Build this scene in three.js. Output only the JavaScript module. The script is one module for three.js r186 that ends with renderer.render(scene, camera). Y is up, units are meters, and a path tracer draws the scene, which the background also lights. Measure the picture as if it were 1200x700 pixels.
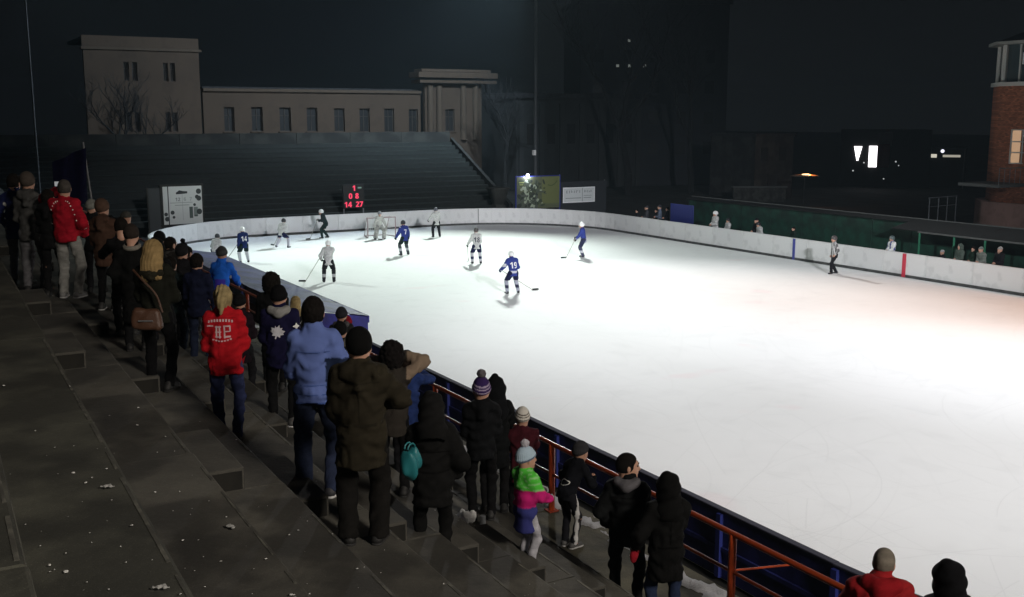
import * as THREE from 'three';
import { mergeGeometries } from 'three/addons/utils/BufferGeometryUtils.js';
import { RoundedBoxGeometry } from 'three/addons/geometries/RoundedBoxGeometry.js';
import { FontLoader } from 'three/addons/loaders/FontLoader.js';

// ---------------------------------------------------------------- camera, sky, light, exposure
const scene = new THREE.Scene();
const camera = new THREE.PerspectiveCamera(31.53, 1024 / 597, 0.1, 4000);
camera.position.set(0, 7.3, 0);                      // held up above the top of the terrace, 7.3 m above the ice
camera.lookAt(0.49207, 7.3 - 0.169295, -0.853936);
scene.add(camera);
const renderer = new THREE.WebGLRenderer();
renderer.toneMapping = THREE.LinearToneMapping;
renderer.toneMappingExposure = 1;
renderer.shadowMap.enabled = true;

{ // night sky: almost black, a little town glow low down
  const w = 64, h = 32, d = new Float32Array(w * h * 4);
  for (let j = 0; j < h; j++) for (let i = 0; i < w; i++) {
    const up = Math.max(0, (j + 0.5) / h * 2 - 1), k = (j * w + i) * 4, g = Math.pow(1 - up, 2);
    d[k] = 0.0022 + 0.0012 * g; d[k + 1] = 0.0027 + 0.0012 * g; d[k + 2] = 0.0034 + 0.001 * g; d[k + 3] = 1;
  }
  const sky = new THREE.DataTexture(d, w, h, THREE.RGBAFormat, THREE.FloatType);
  sky.mapping = THREE.EquirectangularReflectionMapping; sky.magFilter = THREE.LinearFilter; sky.needsUpdate = true;
  scene.background = sky; scene.environment = sky;
}
const moon = new THREE.DirectionalLight(0xbfd0ff, 0.012);
moon.position.set(-30, 60, 20); moon.castShadow = true; moon.shadow.radius = 6; scene.add(moon);
moon.shadow.camera.left = moon.shadow.camera.bottom = -90; moon.shadow.camera.right = moon.shadow.camera.top = 90; moon.shadow.camera.far = 300;

// floodlights of the rink, the last mast and the glow spot added: masts at [x, head height, z]; each lamp [aim x, aim z, candela, half angle, penumbra, colour]
const MASTS = [
  { at: [42.6, 21, -70.3], label: 'tall floodlight mast behind the far right corner of the rink', lamps: [
    [22, -49, 5000, 0.42, 0.9, 0xf0fff6], [30, -44, 1700, 0.36, 0.9, 0xf2fff8], [24, -23, 5000, 0.3, 0.9, 0xfcfbfa], [29, -7, 2100, 0.34, 0.9, 0xfcfafa]], addedGlow: 3200 },
  { at: [46.5, 19, -3], label: 'floodlight mast beside the right hand boards', lamps: [
    [25, -17, 2250, 0.42, 0.9, 0xfbf9fa], [34.5, -26, 1500, 0.26, 1, 0xffa040], [4, -12, 360, 0.34, 1, 0xffeedd]], addedGlow: 0 },
  { at: [4.5, 20, -69], label: 'floodlight mast behind the far left corner of the rink', lamps: [
    [21, -46, 1300, 0.46, 0.9, 0xecfff4]], addedGlow: 0 },
  { at: [8.6, 18, 17], label: 'added unseen floodlight mast behind the near end of the rink', lamps: [
    [22, -18, 3200, 0.34, 0.9, 0xfcfbfa], [25, -63, 6300, 0.24, 0.9, 0xf6f8ff], [38, -42, 7600, 0.24, 0.9, 0xf6f8ff], [2.5, -10.5, 1500, 0.42, 0.9, 0xfff4e6]], addedGlow: 0 },  // mast added behind the camera to light crowd backs and far boards
];
const FOG = 0.00025, K = 1.12;
// ---------------------------------------------------------------- helpers
function rng(seed) { let s = seed >>> 0 || 1; return () => { s = (s + 0x6D2B79F5) | 0; let t = Math.imul(s ^ (s >>> 15), 1 | s); t = (t + Math.imul(t ^ (t >>> 7), 61 | t)) ^ t; return ((t ^ (t >>> 14)) >>> 0) / 4294967296; }; }
const R = rng(2017);
const used = {};
function numbered(n) { if (!(n in used)) { used[n] = 0; return n; } used[n]++; return n + '_' + String(used[n]).padStart(3, '0'); }
function tag(o, label, category, group, kind) { if (label) o.userData.label = label; if (category) o.userData.category = category; if (group) o.userData.group = group; if (kind) o.userData.kind = kind; return o; }
function thing(name, label, category, p = [0, 0, 0], yaw = 0, group) {
  const o = new THREE.Group(); o.name = numbered(name); o.position.set(...p); o.rotation.y = yaw; scene.add(o);
  return tag(o, label, category, group);
}
function part(name, geo, m, parent) {
  const o = new THREE.Mesh(Array.isArray(geo) ? (geo.length > 1 ? mergeGeometries(geo.map(plain)) : geo[0]) : geo, m);
  o.name = name; o.castShadow = o.receiveShadow = true; (parent || scene).add(o); return o;
}
function plain(g) { g = g.index ? g.toNonIndexed() : g; for (const k of Object.keys(g.attributes)) if (!['position', 'normal', 'uv'].includes(k)) g.deleteAttribute(k); if (!g.attributes.uv) boxUV(g); return g; }
function single(name, geo, m, label, category, group, kind) { return tag(part(numbered(name), geo, m, scene), label, category, group, kind); }
function struct(name, geo, m) { const o = part(numbered(name), geo, m, scene); o.userData.kind = 'structure'; return o; }
function boxUV(g) {
  if (!g.attributes.normal) g.computeVertexNormals();
  const p = g.attributes.position, n = g.attributes.normal, uv = new Float32Array(p.count * 2);
  for (let i = 0; i < p.count; i++) {
    const x = Math.abs(n.getX(i)), y = Math.abs(n.getY(i)), z = Math.abs(n.getZ(i));
    if (y >= x && y >= z) { uv[2 * i] = p.getX(i); uv[2 * i + 1] = p.getZ(i); } else if (x >= z) { uv[2 * i] = p.getZ(i); uv[2 * i + 1] = p.getY(i); } else { uv[2 * i] = p.getX(i); uv[2 * i + 1] = p.getY(i); }
  }
  g.setAttribute('uv', new THREE.BufferAttribute(uv, 2)); return g;
}
const box = (w, h, d, x = 0, y = 0, z = 0, ry = 0) => boxUV(new THREE.BoxGeometry(w, h, d)).rotateY(ry).translate(x, y, z);
const rbox = (w, h, d, x = 0, y = 0, z = 0, r = 0.01) => boxUV(new RoundedBoxGeometry(w, h, d, 2, r)).translate(x, y, z);
const V = (a, b, c) => new THREE.Vector3(a, b, c);
function rod(a, b, r1, r2 = r1, seg = 8) {
  const A = V(...a), B = V(...b), d = B.clone().sub(A), g = new THREE.CylinderGeometry(r2, r1, d.length(), seg, 1);
  g.applyQuaternion(new THREE.Quaternion().setFromUnitVectors(V(0, 1, 0), d.clone().normalize()));
  return g.translate((A.x + B.x) / 2, (A.y + B.y) / 2, (A.z + B.z) / 2);
}
const ball = (r, x, y, z, sy = 1, seg = 12) => new THREE.SphereGeometry(r, seg, Math.max(6, seg >> 1)).scale(1, sy, 1).translate(x, y, z);
// tiled value noise
const PERM = new Float32Array(4096); { const r = rng(7); for (let i = 0; i < 4096; i++) PERM[i] = r(); }
function vnoise(x, y, per) {
  const xi = Math.floor(x), yi = Math.floor(y), fx = x - xi, fy = y - yi, u = fx * fx * (3 - 2 * fx), v = fy * fy * (3 - 2 * fy);
  const h = (a, b) => PERM[((((a % per) + per) % per) * 57 + (((b % per) + per) % per) * 131 + per * 17) & 4095];
  return (h(xi, yi) * (1 - u) + h(xi + 1, yi) * u) * (1 - v) + (h(xi, yi + 1) * (1 - u) + h(xi + 1, yi + 1) * u) * v;
}
function fbm(x, y, per, oct = 4) { let s = 0, a = 0.5, t = 0; for (let o = 0; o < oct; o++) { s += a * vnoise(x * per, y * per, per); t += a; a *= 0.5; per *= 2; } return s / t; }
function hash3(x, y, z) { let n = Math.imul(x | 0, 374761393) ^ Math.imul(y | 0, 668265263) ^ Math.imul(z | 0, 2147483647); n = Math.imul(n ^ (n >>> 13), 1274126177); return ((n ^ (n >>> 16)) >>> 0) / 4294967296; }
function noise3(x, y, z) {
  const xi = Math.floor(x), yi = Math.floor(y), zi = Math.floor(z); let fx = x - xi, fy = y - yi, fz = z - zi;
  fx = fx * fx * (3 - 2 * fx); fy = fy * fy * (3 - 2 * fy); fz = fz * fz * (3 - 2 * fz);
  let s = 0; for (let i = 0; i < 8; i++) s += hash3(xi + (i & 1), yi + (i >> 1 & 1), zi + (i >> 2)) * ((i & 1) ? fx : 1 - fx) * ((i & 2) ? fy : 1 - fy) * ((i & 4) ? fz : 1 - fz);
  return s;
}
function tex(size, fn, srgb = true) {
  const d = new Uint8Array(size * size * 4);
  for (let j = 0; j < size; j++) for (let i = 0; i < size; i++) { const c = fn(i / size, j / size), k = (j * size + i) * 4; d[k] = c[0] * 255; d[k + 1] = c[1] * 255; d[k + 2] = c[2] * 255; d[k + 3] = 255; }
  const t = new THREE.DataTexture(d, size, size); t.wrapS = t.wrapT = THREE.RepeatWrapping; t.magFilter = THREE.LinearFilter; t.minFilter = THREE.LinearFilter;
  if (srgb) t.colorSpace = THREE.SRGBColorSpace; t.needsUpdate = true; return t;
}
const rep = (t, s) => { const c = t.clone(); c.repeat.set(s, s); c.needsUpdate = true; return c; };
const lin = (r, g, b) => new THREE.Color().setRGB(r, g, b);
const cl = (v) => Math.min(1, Math.max(0, v));
// concrete: grey with stains, fine aggregate and worn patches
const concreteMap = tex(1024, (u, v) => {
  const a = fbm(u, v, 3, 5), b = fbm(u + 0.37, v + 0.11, 9, 4), c = PERM[(Math.floor(u * 1024) * 31 + Math.floor(v * 1024) * 1021) & 4095];
  let l = 0.33 + 0.34 * a + 0.16 * (b - 0.5) + 0.10 * (c - 0.5);
  const st = cl((fbm(u + 0.7, v + 0.2, 5, 4) - 0.53) * 6); l *= 1 - 0.32 * st;
  if (c > 0.985) l += 0.2;
  return [cl(l * 1.0), cl(l * 0.985), cl(l * 0.93)];
});
const concreteBump = tex(512, (u, v) => { const c = PERM[(Math.floor(u * 512) * 71 + Math.floor(v * 512) * 517) & 4095]; const l = 0.6 * fbm(u, v, 24, 4) + 0.25 * fbm(u, v, 5, 2) + 0.15 * c; return [l, l, l]; }, false);
const fabricBump = tex(256, (u, v) => { const l = 0.5 + 0.2 * Math.sin(u * 256 * 1.57) * Math.sin(v * 256 * 1.57) + 0.35 * (fbm(u, v, 16, 3) - 0.5); return [cl(l), cl(l), cl(l)]; }, false);
const fabricMap = tex(256, (u, v) => { const l = 0.82 + 0.3 * (fbm(u, v, 10, 4) - 0.5) + 0.08 * (PERM[(Math.floor(u * 256) * 13 + Math.floor(v * 256) * 777) & 4095] - 0.5); return [cl(l), cl(l), cl(l)]; });
const grimeMap = tex(512, (u, v) => { const l = 0.9 - 0.35 * cl((fbm(u, v, 4, 5) - 0.5) * 3) - 0.1 * fbm(u, v, 30, 2); return [cl(l), cl(l), cl(l * 0.98)]; });
const panelMap = tex(256, (u, v) => { const l = 0.97 - 0.09 * cl((fbm(u, v, 3, 4) - 0.5) * 3) - 0.05 * cl((fbm(u + .4, v, 12, 3) - 0.6) * 8); return [l, l, l]; });
const iceMap = (() => { // near white, with fine skate cuts and a few rubbed marks
  const n = 1024, cut = new Float32Array(n * n), r = rng(404);
  for (let k = 0; k < 260; k++) { let x = r() * n, y = r() * n, a = r() * 6.28; const c = (r() - 0.5) * 0.012, len = 60 + r() * 420, s = 0.012 + 0.03 * r(); for (let t = 0; t < len; t++) { x += Math.cos(a); y += Math.sin(a); a += c; cut[(((y | 0) % n + n) % n) * n + (((x | 0) % n + n) % n)] = s; } }
  return tex(n, (u, v) => { let l = 0.962 + 0.012 * (fbm(u, v, 8, 6) - 0.5) * 2 - 0.012 * cl((fbm(u + .3, v, 26, 3) - 0.6) * 7) - cut[Math.floor(v * n) * n + Math.floor(u * n)]; const p = cl((fbm(u + .61, v + .27, 9, 4) - 0.68) * 9); return [cl(l), cl(l * (1 - 0.025 * p)), cl(l * (1 - 0.022 * p))]; });
})();
const iceBump = tex(1024, (u, v) => {
  let l = 0.5 + 0.25 * (fbm(u, v, 40, 3) - 0.5);
  for (let k = 0; k < 5; k++) { const a = k * 1.26 + 0.4, t = (u * Math.round(Math.cos(a) * 9) + v * Math.round(Math.sin(a) * 9)) + 0.35 * fbm(u, v, 3 + k, 2); const f = t * 6 - Math.floor(t * 6); if (f < 0.02) l -= 0.2 * fbm(u, v, 20, 2); }
  return [cl(l), cl(l), cl(l)];
}, false);
const M = {};
function std(c, rough = 0.85, o = {}) { return new THREE.MeshStandardMaterial({ color: Array.isArray(c) ? lin(...c) : c, roughness: rough, ...o }); }
M.concrete = std([0.30, 0.295, 0.28], 0.9, { map: rep(concreteMap, 0.31), bumpMap: rep(concreteBump, 0.9), bumpScale: 0.006 });
M.concreteDark = std([0.30, 0.31, 0.27], 0.85, { map: rep(concreteMap, 0.27), bumpMap: rep(concreteBump, 0.8), bumpScale: 0.006 });
M.walk = std([0.42, 0.40, 0.29], 0.9, { map: rep(concreteMap, 0.23), bumpMap: rep(concreteBump, 0.6), bumpScale: 0.01 });
M.ground = std([0.07, 0.07, 0.065], 0.95, { map: rep(concreteMap, 0.12), bumpMap: rep(concreteBump, 0.3), bumpScale: 0.01 });
M.ice = new THREE.MeshPhysicalMaterial({ color: lin(0.92, 0.92, 0.92), roughness: 0.8, map: rep(iceMap, 0.055), bumpMap: rep(iceBump, 0.11), bumpScale: 0.002, ior: 1.31, specularIntensity: 0.35 });
M.board = std([0.76, 0.76, 0.745], 0.5, { map: rep(panelMap, 0.21) });
M.boardB = std([0.71, 0.71, 0.70], 0.5, { map: rep(panelMap, 0.17) });
M.kick = std([0.10, 0.10, 0.10], 0.6, { map: rep(grimeMap, 0.5) });
M.navy = std([0.035, 0.042, 0.23], 0.5, { map: rep(grimeMap, 0.6) });
M.navyPost = std([0.025, 0.035, 0.2], 0.5);
M.capLight = std([0.028, 0.028, 0.05], 0.95);
M.blueMark = std([0.05, 0.06, 0.30], 0.5); M.redMark = std([0.55, 0.03, 0.06], 0.5);
M.railMatt = std([0.3, 0.04, 0.015], 0.9);
M.rail = std([0.82, 0.115, 0.03], 0.34, { map: rep(grimeMap, 1.1) });
M.tarp = std([0.075, 0.085, 0.36], 0.55, { bumpMap: rep(concreteBump, 0.35), bumpScale: 0.03, map: rep(grimeMap, 0.25) });
M.tarpEnd = std([0.05, 0.05, 0.40], 0.55, { map: rep(grimeMap, 0.4) });
M.darkRed = std([0.06, 0.008, 0.008], 0.7);
M.green = std([0.006, 0.072, 0.044], 0.7, { map: rep(grimeMap, 0.4) });
M.greenPost = std([0.02, 0.16, 0.085], 0.6);
M.roofGrey = std([0.022, 0.024, 0.024], 0.8, { map: rep(concreteMap, 0.4) });
M.edgeGrey = std([0.09, 0.095, 0.09], 0.7);
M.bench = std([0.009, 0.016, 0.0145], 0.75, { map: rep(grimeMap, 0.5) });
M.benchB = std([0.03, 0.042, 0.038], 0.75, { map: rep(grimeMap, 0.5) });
M.wallGrey = std([0.16, 0.165, 0.16], 0.9, { map: rep(concreteMap, 0.2) });
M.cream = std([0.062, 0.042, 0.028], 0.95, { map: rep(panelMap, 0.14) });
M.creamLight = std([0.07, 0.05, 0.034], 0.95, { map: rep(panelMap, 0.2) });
M.window = std([0.02, 0.02, 0.02], 0.25);
M.wallDim = std([0.075, 0.08, 0.077], 0.9, { map: rep(concreteMap, 0.2) });
M.frame = std([0.03, 0.022, 0.016], 0.7);
M.roofDark = std([0.03, 0.03, 0.035], 0.9, { map: rep(grimeMap, 0.4) });
M.mastSteel = std([0.05, 0.055, 0.06], 0.7);
M.steel = std([0.22, 0.23, 0.24], 0.5, { metalness: 0.4 });
M.black = std([0.012, 0.012, 0.013], 0.6);
M.white = std([0.78, 0.78, 0.76], 0.6);
M.snow = std([0.42, 0.43, 0.46], 0.8, { bumpMap: rep(concreteBump, 2), bumpScale: 0.02 });
M.scrap = std([0.6, 0.6, 0.58], 0.8);
M.paintedShade = std([0.05, 0.048, 0.04], 0.95, { map: rep(concreteMap, 0.6) });  // shade of the unlit step ends, put into the colour
M.wornLitEdge = std([0.48, 0.48, 0.45], 0.95, { map: rep(concreteMap, 1.3) });  // pale worn concrete, with the edge highlight painted into it
M.scrapDim = std([0.3, 0.3, 0.29], 0.9);
M.bark = std([0.006, 0.006, 0.006], 0.95);
const cloth = {};
function fabric(c, rough = 0.9, map = true) { const k = c.join() + rough + map; return cloth[k] ||= new THREE.MeshPhysicalMaterial({ color: lin(...c), roughness: rough, specularIntensity: rough > 0.7 ? 0.2 : 0.8, bumpMap: rep(fabricBump, 5), bumpScale: 0.002, ...(map ? { map: rep(fabricMap, 2.3) } : {}) }); }
const skins = { light: std([0.48, 0.27, 0.19], 0.55), mid: std([0.38, 0.21, 0.14], 0.55) };
// ---------------------------------------------------------------- figures: fields of tapered capsules, meshed by surface nets
function nets(f, lo, hi, c, colour) {
  const nx = Math.ceil((hi[0] - lo[0]) / c) + 2, ny = Math.ceil((hi[1] - lo[1]) / c) + 2, nz = Math.ceil((hi[2] - lo[2]) / c) + 2;
  const g = new Float32Array(nx * ny * nz), X = lo[0] - c / 2, Y = lo[1] - c / 2, Z = lo[2] - c / 2;
  for (let k = 0, q = 0; k < nz; k++) for (let j = 0; j < ny; j++) for (let i = 0; i < nx; i++) g[q++] = f(X + i * c, Y + j * c, Z + k * c);
  const sx = 1, sy = nx, sz = nx * ny, id = new Int32Array(nx * ny * nz).fill(-1), pos = [], idx = [], off = [0, 1, sy, sy + 1, sz, sz + 1, sz + sy, sz + sy + 1];
  const E = [[0, 1], [2, 3], [4, 5], [6, 7], [0, 2], [1, 3], [4, 6], [5, 7], [0, 4], [1, 5], [2, 6], [3, 7]];
  let n = 0;
  for (let k = 0; k < nz - 1; k++) for (let j = 0; j < ny - 1; j++) for (let i = 0; i < nx - 1; i++) {
    const q = i + j * sy + k * sz; let m = 0; for (let t = 0; t < 8; t++) if (g[q + off[t]] < 0) m |= 1 << t;
    if (m === 0 || m === 255) continue;
    let x = 0, y = 0, z = 0, cnt = 0;
    for (const [a, b] of E) { const s = (m >> a) & 1, t = (m >> b) & 1; if (s === t) continue; const va = g[q + off[a]], vb = g[q + off[b]], w = va / (va - vb);
      x += (a & 1) + w * ((b & 1) - (a & 1)); y += (a >> 1 & 1) + w * ((b >> 1 & 1) - (a >> 1 & 1)); z += (a >> 2) + w * ((b >> 2) - (a >> 2)); cnt++; }
    pos.push(X + (i + x / cnt) * c, Y + (j + y / cnt) * c, Z + (k + z / cnt) * c); id[q] = n++;
  }
  const quad = (a, b, c2, d, flip) => { if (a < 0 || b < 0 || c2 < 0 || d < 0) return; flip ? idx.push(a, c2, b, a, d, c2) : idx.push(a, b, c2, a, c2, d); };
  for (let k = 1; k < nz - 1; k++) for (let j = 1; j < ny - 1; j++) for (let i = 1; i < nx - 1; i++) {
    const q = i + j * sy + k * sz, v = g[q] < 0;
    if (v !== g[q + sx] < 0) quad(id[q], id[q - sy], id[q - sy - sz], id[q - sz], v);
    if (v !== g[q + sy] < 0) quad(id[q], id[q - sz], id[q - sx - sz], id[q - sx], v);
    if (v !== g[q + sz] < 0) quad(id[q], id[q - sx], id[q - sx - sy], id[q - sy], v);
  }
  // flip test: with v inside, faces must look outwards
  const G = new THREE.BufferGeometry(); G.setAttribute('position', new THREE.Float32BufferAttribute(pos, 3)); G.setIndex(idx); G.computeVertexNormals();
  const uv = new Float32Array(n * 2); for (let i = 0; i < n; i++) { uv[2 * i] = pos[3 * i] + pos[3 * i + 2] * 0.8; uv[2 * i + 1] = pos[3 * i + 1]; }
  G.setAttribute('uv', new THREE.BufferAttribute(uv, 2));
  if (colour) { const cc = new Float32Array(n * 3); for (let i = 0; i < n; i++) { const r = colour(pos[3 * i], pos[3 * i + 1], pos[3 * i + 2]); cc.set(r, 3 * i); } G.setAttribute('color', new THREE.BufferAttribute(cc, 3)); }
  return G;
}
// prims: [ax,ay,az, bx,by,bz, r1, r2, flat z]
function field(prims, k = 0.05) {
  const n = prims.length, A = new Float64Array(n * 12);
  prims.forEach((p, i) => { const bx = p[3] - p[0], by = p[4] - p[1], fz = p[8] || 1, bz = (p[5] - p[2]) / fz; A.set([p[0], p[1], p[2], bx, by, bz, p[6], p[7], fz, 1 / Math.max(1e-9, bx * bx + by * by + bz * bz)], i * 12); });
  return (x, y, z) => {
    let d = 1e3;
    for (let i = 0; i < n; i++) {
      const o = i * 12, fz = A[o + 8], px = x - A[o], py = y - A[o + 1], pz = (z - A[o + 2]) / fz;
      let t = (px * A[o + 3] + py * A[o + 4] + pz * A[o + 5]) * A[o + 9]; t = t < 0 ? 0 : t > 1 ? 1 : t;
      const qx = px - t * A[o + 3], qy = py - t * A[o + 4], qz = pz - t * A[o + 5];
      const e = (Math.sqrt(qx * qx + qy * qy + qz * qz) - A[o + 6] - t * (A[o + 7] - A[o + 6])) * (fz < 1 ? (1 + fz) / 2 : 1);
      const h = k - Math.abs(d - e); d = Math.min(d, e); if (h > 0) d -= h * h / (4 * k);
    }
    return d;
  };
}
function bounds(prims, pad = 0.03) { const lo = [9, 9, 9], hi = [-9, -9, -9]; for (const p of prims) for (const s of [0, 3]) for (let a = 0; a < 3; a++) { const r = p[s ? 7 : 6] + pad; lo[a] = Math.min(lo[a], p[s + a] - r); hi[a] = Math.max(hi[a], p[s + a] + r); } return [lo, hi]; }
const ell = (x, y, z, c, r) => { const a = (x - c[0]) / r[0], b = (y - c[1]) / r[1], d = (z - c[2]) / r[2]; return (Math.sqrt(a * a + b * b + d * d) - 1) * Math.min(r[0], r[1], r[2]); };
const smin = (a, b, k) => { const h = k - Math.abs(a - b); return Math.min(a, b) - (h > 0 ? h * h / (4 * k) : 0); };
const smax = (a, b, k) => -smin(-a, -b, k);

// ---- heads and what is on them, in the head's own axes (face to +z, chin at y = -0.125, crown at +0.125); made once, shared
const cache = {};
const once = (k, f) => cache[k] ||= f();
function skull(x, y, z) { return smin(ell(x, y, z, [0, 0.025, -0.012], [0.076, 0.1, 0.098]), ell(x, y, z, [0, -0.055, 0.028], [0.056, 0.068, 0.064]), 0.05); }
function headField(x, y, z) {
  let d = skull(x, y, z);
  d = smin(d, field.nose(x, y, z), 0.018);
  d = smax(d, -ell(Math.abs(x), y, z, [0.032, 0.012, 0.1], [0.019, 0.013, 0.02]), 0.014);
  d = smin(d, ell(x, y, z, [0, 0.032, 0.082], [0.05, 0.01, 0.014]), 0.016);
  d = smin(d, ell(x, y, z, [0, -0.062, 0.086], [0.024, 0.007, 0.012]), 0.01);
  d = smax(d, -ell(x, y, z, [0, -0.066, 0.1], [0.024, 0.0022, 0.014]), 0.004);
  d = smin(d, ell(x, y, z, [0, -0.098, 0.072], [0.024, 0.02, 0.02]), 0.02);
  d = smin(d, ell(Math.abs(x), y, z, [0.079, 0.0, -0.012], [0.009, 0.03, 0.018]), 0.008);
  return d;
}
field.nose = field([[0, 0.018, 0.088, 0, -0.03, 0.108, 0.008, 0.014]], 0.01);
const headGeo = () => once('head', () => { const neck = field([[0, -0.05, -0.022, 0, -0.145, -0.03, 0.055, 0.055]], 0.02); return nets((x, y, z) => smin(headField(x, y, z), neck(x, y, z), 0.04), [-0.1, -0.22, -0.13], [0.1, 0.135, 0.135], 0.0065); });
const shell = (x, y, z, t) => smin(ell(x, y, z, [0, 0.027, -0.014], [0.079 + t, 0.101 + t, 0.1 + t]), ell(x, y, z, [0, -0.04, -0.02], [0.06 + t, 0.07 + t, 0.07 + t]), 0.04);
const curls = (x, y, z, f) => noise3(x * f, y * f, z * f) - 0.5;
const headWear = {
  short: () => nets((x, y, z) => smax(smax(shell(x, y, z, 0.009) + 0.010 * curls(x, y, z, 60), Math.max(z * 0.9 - 0.045 - Math.max(0, y - 0.03) * 1.1, -0.058 - y + Math.max(0, z) * 0.9 + 0.02 * curls(x, y, z, 70)), 0.015), -ell(Math.abs(x), y, z, [0.09, -0.018, 0.004], [0.03, 0.046, 0.034]), 0.008), [-0.12, -0.09, -0.15], [0.12, 0.16, 0.13], 0.0085),
  curly: () => nets((x, y, z) => smax(shell(x, y, z, 0.04) + 0.03 * curls(x, y, z, 38), z * 0.9 - 0.055 - Math.max(0, y - 0.02) * 0.9, 0.02), [-0.16, -0.12, -0.18], [0.16, 0.19, 0.14], 0.01),
  crop: () => nets((x, y, z) => smax(shell(x, y, z, 0.005) + 0.003 * curls(x, y, z, 90), Math.max(z * 0.9 - 0.04 - Math.max(0, y - 0.03) * 0.9, -0.05 - y + Math.max(0, z) * 0.9), 0.02), [-0.12, -0.09, -0.15], [0.12, 0.16, 0.13], 0.0085),
  long: () => { const back = field([[0, 0.04, -0.05, 0, -0.16, -0.085, 0.085, 0.085], [0.035, -0.08, -0.08, 0.05, -0.24, -0.115, 0.078, 0.055], [-0.035, -0.08, -0.08, -0.055, -0.22, -0.11, 0.075, 0.055]], 0.04); return nets((x, y, z) => smin(smax(shell(x, y, z, 0.016), z - 0.03 - Math.max(0, y - 0.02), 0.02), back(x, y, z), 0.04) + 0.0035 * Math.sin(x * 190 + 3 * Math.sin(y * 17) + 40 * z) + 0.008 * curls(x * 1.6, y * 0.5, z * 1.6, 30), [-0.16, -0.44, -0.24], [0.16, 0.17, 0.13], 0.009); },
  ponytail: () => { const tail = field([[0, 0.05, -0.115, 0, 0.01, -0.155, 0.042, 0.05], [0, 0.01, -0.155, 0.005, -0.12, -0.16, 0.046, 0.02]], 0.03); return nets((x, y, z) => smin(smax(shell(x, y, z, 0.010), z - 0.035 - Math.max(0, y - 0.02), 0.02), tail(x, y, z), 0.02) + 0.004 * Math.sin(x * 170 + 25 * y) + 0.005 * curls(x, y, z, 45), [-0.13, -0.22, -0.24], [0.13, 0.16, 0.12], 0.008); },
  beanie: () => nets((x, y, z) => { const cap = smax(ell(x, y, z, [0, 0.035, -0.014], [0.089, 0.112, 0.113]), 0.005 + 0.3 * z - y, 0.012); const rim = smax(ell(x, y, z, [0, 0.03, -0.014], [0.096, 0.108, 0.119]), Math.abs(y - 0.028 - 0.3 * z) - 0.024, 0.01); return smin(cap, rim, 0.008) + 0.0022 * Math.sin(Math.atan2(x, z) * 34); }, [-0.12, -0.08, -0.16], [0.12, 0.17, 0.13], 0.007),
  slouch: () => nets((x, y, z) => { const cap = smax(smin(ell(x, y, z, [0, 0.045, -0.02], [0.094, 0.118, 0.118]), ell(x, y, z, [0, 0.08, -0.07], [0.07, 0.075, 0.075]), 0.05), 0.0 + 0.3 * z - y, 0.012); return cap + 0.004 * curls(x, y, z, 40); }, [-0.12, -0.08, -0.18], [0.12, 0.19, 0.13], 0.008),
  pompom: () => nets((x, y, z) => ell(x, y, z, [0, 0.175, -0.02], [0.046, 0.044, 0.046]) + 0.016 * curls(x, y, z, 95), [-0.07, 0.11, -0.09], [0.07, 0.24, 0.05], 0.006),
  cap: () => nets((x, y, z) => smin(smax(ell(x, y, z, [0, 0.035, -0.014], [0.088, 0.108, 0.11]), 0.035 - y, 0.01), smax(ell(x, y, z, [0, 0.045, 0.11], [0.075, 0.012, 0.085]), 0.0, 0.01), 0.008), [-0.11, 0.01, -0.15], [0.11, 0.16, 0.22], 0.008),
  hood: () => { const dn = field([[0, -0.08, -0.045, 0, -0.2, -0.05, 0.105, 0.14]], 0.05); return nets((x, y, z) => smax(smin(ell(x, y, z, [0, 0.02, -0.025], [0.112, 0.142, 0.138]), dn(x, y, z), 0.06) + 0.006 * Math.sin(y * 60 + x * 25), -ell(x, y, z, [0, -0.015, 0.14], [0.078, 0.112, 0.11]), 0.02), [-0.2, -0.3, -0.2], [0.2, 0.19, 0.15], 0.011); },
  pointhood: () => { const dn = field([[0, -0.08, -0.045, 0, -0.22, -0.05, 0.115, 0.16], [0, 0.06, -0.03, 0, 0.17, -0.06, 0.1, 0.035]], 0.07); return nets((x, y, z) => smax(smin(ell(x, y, z, [0, 0.02, -0.025], [0.116, 0.142, 0.138]), dn(x, y, z), 0.06) + 0.005 * Math.sin(y * 50 + x * 25), -ell(x, y, z, [0, -0.015, 0.14], [0.078, 0.112, 0.11]), 0.02), [-0.22, -0.34, -0.22], [0.22, 0.23, 0.15], 0.011); },
  helmet: () => nets((x, y, z) => smax(smax(ell(x, y, z, [0, 0.03, -0.012], [0.102, 0.122, 0.128]), -0.045 - y + 0.55 * Math.max(0, z), 0.015), -skull(x, y, z) - 0.0, 0.004) - 0.002, [-0.13, -0.09, -0.17], [0.13, 0.18, 0.15], 0.011),
  visor: () => nets((x, y, z) => smax(Math.abs(ell(x, y, z, [0, 0.0, 0.0], [0.105, 0.13, 0.14])) - 0.004, Math.max(-z + 0.05, Math.abs(y + 0.03) - 0.06), 0.004), [-0.13, -0.11, 0.03], [0.13, 0.06, 0.16], 0.009),
};
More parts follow.
